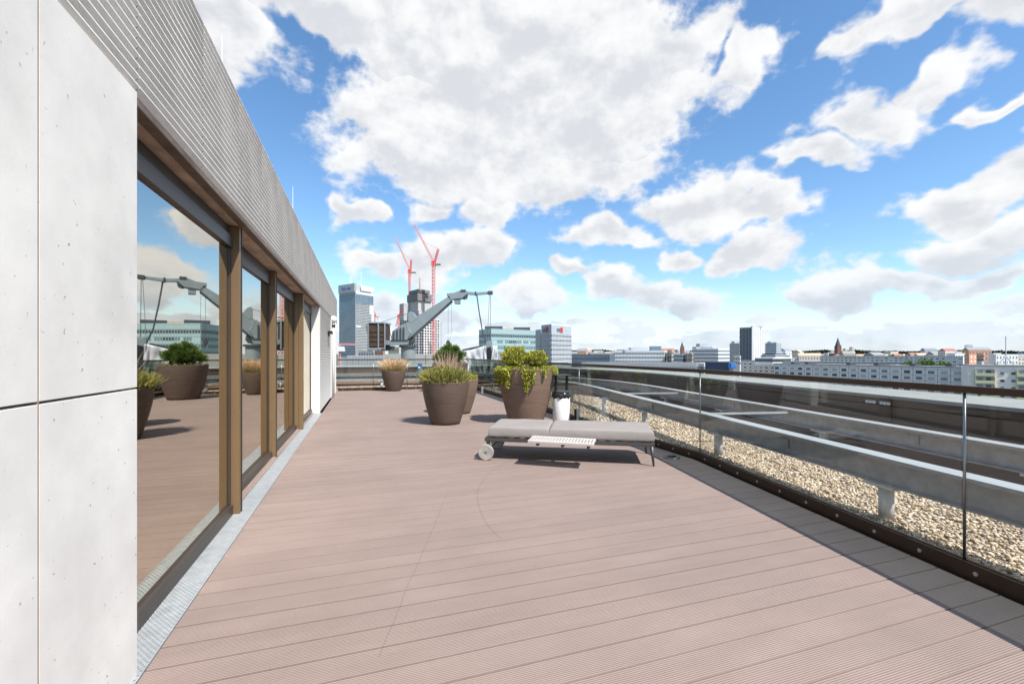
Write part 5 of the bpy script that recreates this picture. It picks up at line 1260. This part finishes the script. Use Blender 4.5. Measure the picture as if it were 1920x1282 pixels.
simple('grey_highrise', 'distant grey high-rise just left of the brick church spire', 1564, 1571, 648, 1300, 'w_grey', 3, 9, fl=4, side=0.4)
simple('cream_highrise', 'distant cream high-rise right of the brick church', 1580, 1589, 653, 1250, 'w_cream', 3, 8, fl=4, side=0.4)
simple('white_highrise', 'small distant white block with a dark roof on the skyline', 1752, 1759, 655, 1100, 'w_white', 3, 3, fl=4)
simple('long_white_roof', 'long bright white factory roof on the skyline', 1610, 1665, 664.3, 900, 'w_white', 12, 1, hf=0.3)
def church(label, px, d, ytop, ybase, w, body, spire):
    t = thing('church', label, 'church', (*P(px, d), GZ)); q = P(px, d)
    zt = zat(ybase - (ybase - ytop) * 0.48, d)
    MB().obox((*q, (zt + GZ) / 2), RT * w, FW * w, (0, 0, (zt - GZ) / 2)).build('tower', body, t)
    V = [np.array((*q, zt)) + (RT * i + FW * j) * w * 1.02 for i, j in ((-1, -1), (1, -1), (1, 1), (-1, 1))] + [np.array((*q, zat(ytop, d)))]
    mk('spire', V, [(0, 1, 4), (1, 2, 4), (2, 3, 4), (3, 0, 4), (3, 2, 1, 0)], spire, t)
    for i, j in ((-1, -1), (1, -1)):
        c = np.array((*q, zt)) + (RT * i + FW * j) * w
        MB().tube(c - np.array([0, 0, 4]), c + np.array([0, 0, w * 1.6]), w * 0.22, 0.02, 6).build('pinnacle', spire, t)
    a = np.array((*q, 0)) + FW * w * 3.0
    MB().obox((a[0], a[1], (GZ + zt - 12) / 2), RT * w * 1.3, FW * w * 2, (0, 0, (zt - 12 - GZ) / 2)).build('nave', body, t)
church('red brick church with a dark pointed spire on the right skyline', 1571, 850, 632, 668, 3.6, 'w_brick', 'slate')
church('slim dark church spire behind the white hall', 1279, 800, 640, 664, 2.6, 'w_brick', 'slate')

# far skyline: many small distant buildings, each with a pitched or flat roof
cols = [('w_white', 'white'), ('w_grey', 'grey'), ('w_cream', 'cream'), ('w_pink', 'pinkish'), ('w_tan', 'tan'), ('w_orange', 'orange'), ('w_blue', 'blue-grey')]
rr = random.Random(11)
for k in range(260):
    px = rr.uniform(1060, 1990) if k > 24 else rr.uniform(1074, 1160); d = rr.choice((700, 850, 1000, 1300, 1700)) * rr.uniform(0.85, 1.2)
    if 1385 < px < 1436: continue
    h_ = max(14.0, zat(rr.uniform(662, 674) if rr.random() < 0.94 else rr.uniform(656, 661), d) - GZ)
    w = rr.uniform(12, 34); mt, cn = rr.choice(cols); q = P(px, d); yw = rr.uniform(-0.6, 0.6) - TH
    ex = np.array([math.cos(yw), math.sin(yw)]); ey = np.array([-ex[1], ex[0]]); dp = rr.uniform(10, 16)
    place = next(n_ for lim, n_ in ((1120, 'just right of the logo tower'), (1260, 'behind the long pale office'), (1385, 'behind the terraced block'), (1490, 'just right of the patterned tower'), (1560, 'left of the brick church'), (1620, 'beside the brick church'), (1700, 'right of the brick church'), (1790, 'behind the far white slab'), (1850, 'around the far glass tower'), (1900, 'left of the roof antenna'), (3000, 'right of the roof antenna')) if px < lim)
    pitched = rr.random() < 0.6; rm = rr.choice(('roof_red', 'roof_grey', 'roof_grey', 'w_tan')) if pitched else rr.choice(('roof_grey', 'w_white'))
    size = 'tall' if h_ > 38 else 'wide' if w > 27 else 'narrow' if w < 18 else 'low'
    t = thing('far_house', '%s distant %s building with %s %s roof, %s' % (size, cn, {'roof_red': 'red', 'roof_grey': 'grey', 'w_tan': 'tan', 'w_white': 'white'}[rm], 'pitched' if pitched else 'flat', place), 'building', (*q, GZ), 'far skyline buildings')
    MB().obox((*q, GZ + h_ / 2), (*(ex * w / 2), 0), (*(ey * dp / 2), 0), (0, 0, h_ / 2)).build('wall', mt, t)
    if pitched:
        V = [(*(q + ex * i * w / 2 * 1.02 + ey * j * dp / 2 * 1.05), GZ + h_) for i, j in ((-1, -1), (1, -1), (1, 1), (-1, 1))] + [(*(q + ex * i * w / 2), GZ + h_ + 4.5) for i in (-1, 1)]
        mk('roof', V, [(0, 1, 5, 4), (2, 3, 4, 5), (1, 2, 5), (3, 0, 4), (3, 2, 1, 0)], rm, t)
    else: MB().obox((*q, GZ + h_ + 0.4), (*(ex * w / 2 * 1.01), 0), (*(ey * dp / 2 * 1.03), 0), (0, 0, 0.4)).build('roof', rm, t)
    grid(t, q - ex * w / 2 - ey * dp / 2, q + ex * w / 2 - ey * dp / 2, GZ + 2, GZ + h_ - 0.5, max(3, int(w / 4)), 5, 0.4, 0.5, 'pane_mid', proud=0.15)

# trees
def tree_parts(c, r, h, n, root, lo=0.35):
    MB().tube((c[0], c[1], GZ), (c[0], c[1], GZ + h * 0.75), r * 0.10, r * 0.04, 7).build('trunk', 'twig', root)
    cs = []; ds = []
    for _ in range(14):
        s = sph(1)[0]; cc = np.array([c[0], c[1], GZ + h * 0.66]) + s * np.array([r * 0.62, r * 0.62, h * 0.24])
        q = sph(n // 14); rr_ = rng.uniform(0.3, 1, len(q))[:, None] ** 0.6
        cs.append(cc + q * rr_ * np.array([r * 0.5, r * 0.5, h * 0.17])); ds.append(q + np.array([0, 0, 0.4]))
    quads('crown', np.concatenate(cs), np.concatenate(ds), r * 0.22, r * 0.16, 'tree_leaf', root)
tr_spots = [(1668, 205 * 1.32, 30, 'in front of the far white slab'), (1700, 300, 34, ''), (1722, 292, 34.5, ''), (1738, 280, 34.5, ''), (1765, 285, 33.2, ''), (1775, 330, 33.5, ''), (1850, 240, 29, ''), (1868, 300, 31, ''), (1905, 260, 29.5, ''), (1838, 150, 24, ''), (1790, 120, 24, ''), (1880, 130, 23, ''), (1930, 300, 31, ''), (1520, 380, 27, ''), (1650, 400, 31, '')]
for k, (px, d, h_, _) in enumerate(tr_spots):
    c = P(px, d); t = thing('street_tree', 'leafy green street tree ' + ['left of the tall roof trees', 'rising over the long slab roof, leftmost of the cluster', 'rising over the long slab roof, middle of the cluster', 'rising over the long slab roof, rightmost of the cluster', 'just right of the cluster over the slab roof', 'before the orange block', 'behind the balcony block near its left end', 'behind the balcony block, middle', 'behind the balcony block near the antenna', 'below the balcony block at the handrail post', 'below the long slab right end', 'below the balcony block, right of the post', 'at the far right edge behind the antenna', 'behind the left end of the long slab', 'in the gap before the far white slab'][k], 'tree', (*c, GZ), 'street trees between the slabs')
    tree_parts(c, rr.uniform(5, 7.5), h_, 2200, t)
# far wooded band
n = 60000; px = rng.uniform(1040, 2050, n); d = rng.uniform(2300, 5200, n)
C = np.stack([P(a, b) for a, b in zip(px, d)]); ytop = 659.6 + 1.2 * np.sin(px / 37.0) + 0.7 * np.sin(px / 11.0 + d / 900)
cz = H - (ytop + rng.uniform(0, 1, n) ** 1.2 * 6 - HY) / F * d
fw = quads('far_woods', np.column_stack([C, cz]), sph(n) + np.array([0, 0, .3]), 22.0, 15.0, 'far_leaf', None)
tag(fw, 'dark green woods along the horizon', 'woods')
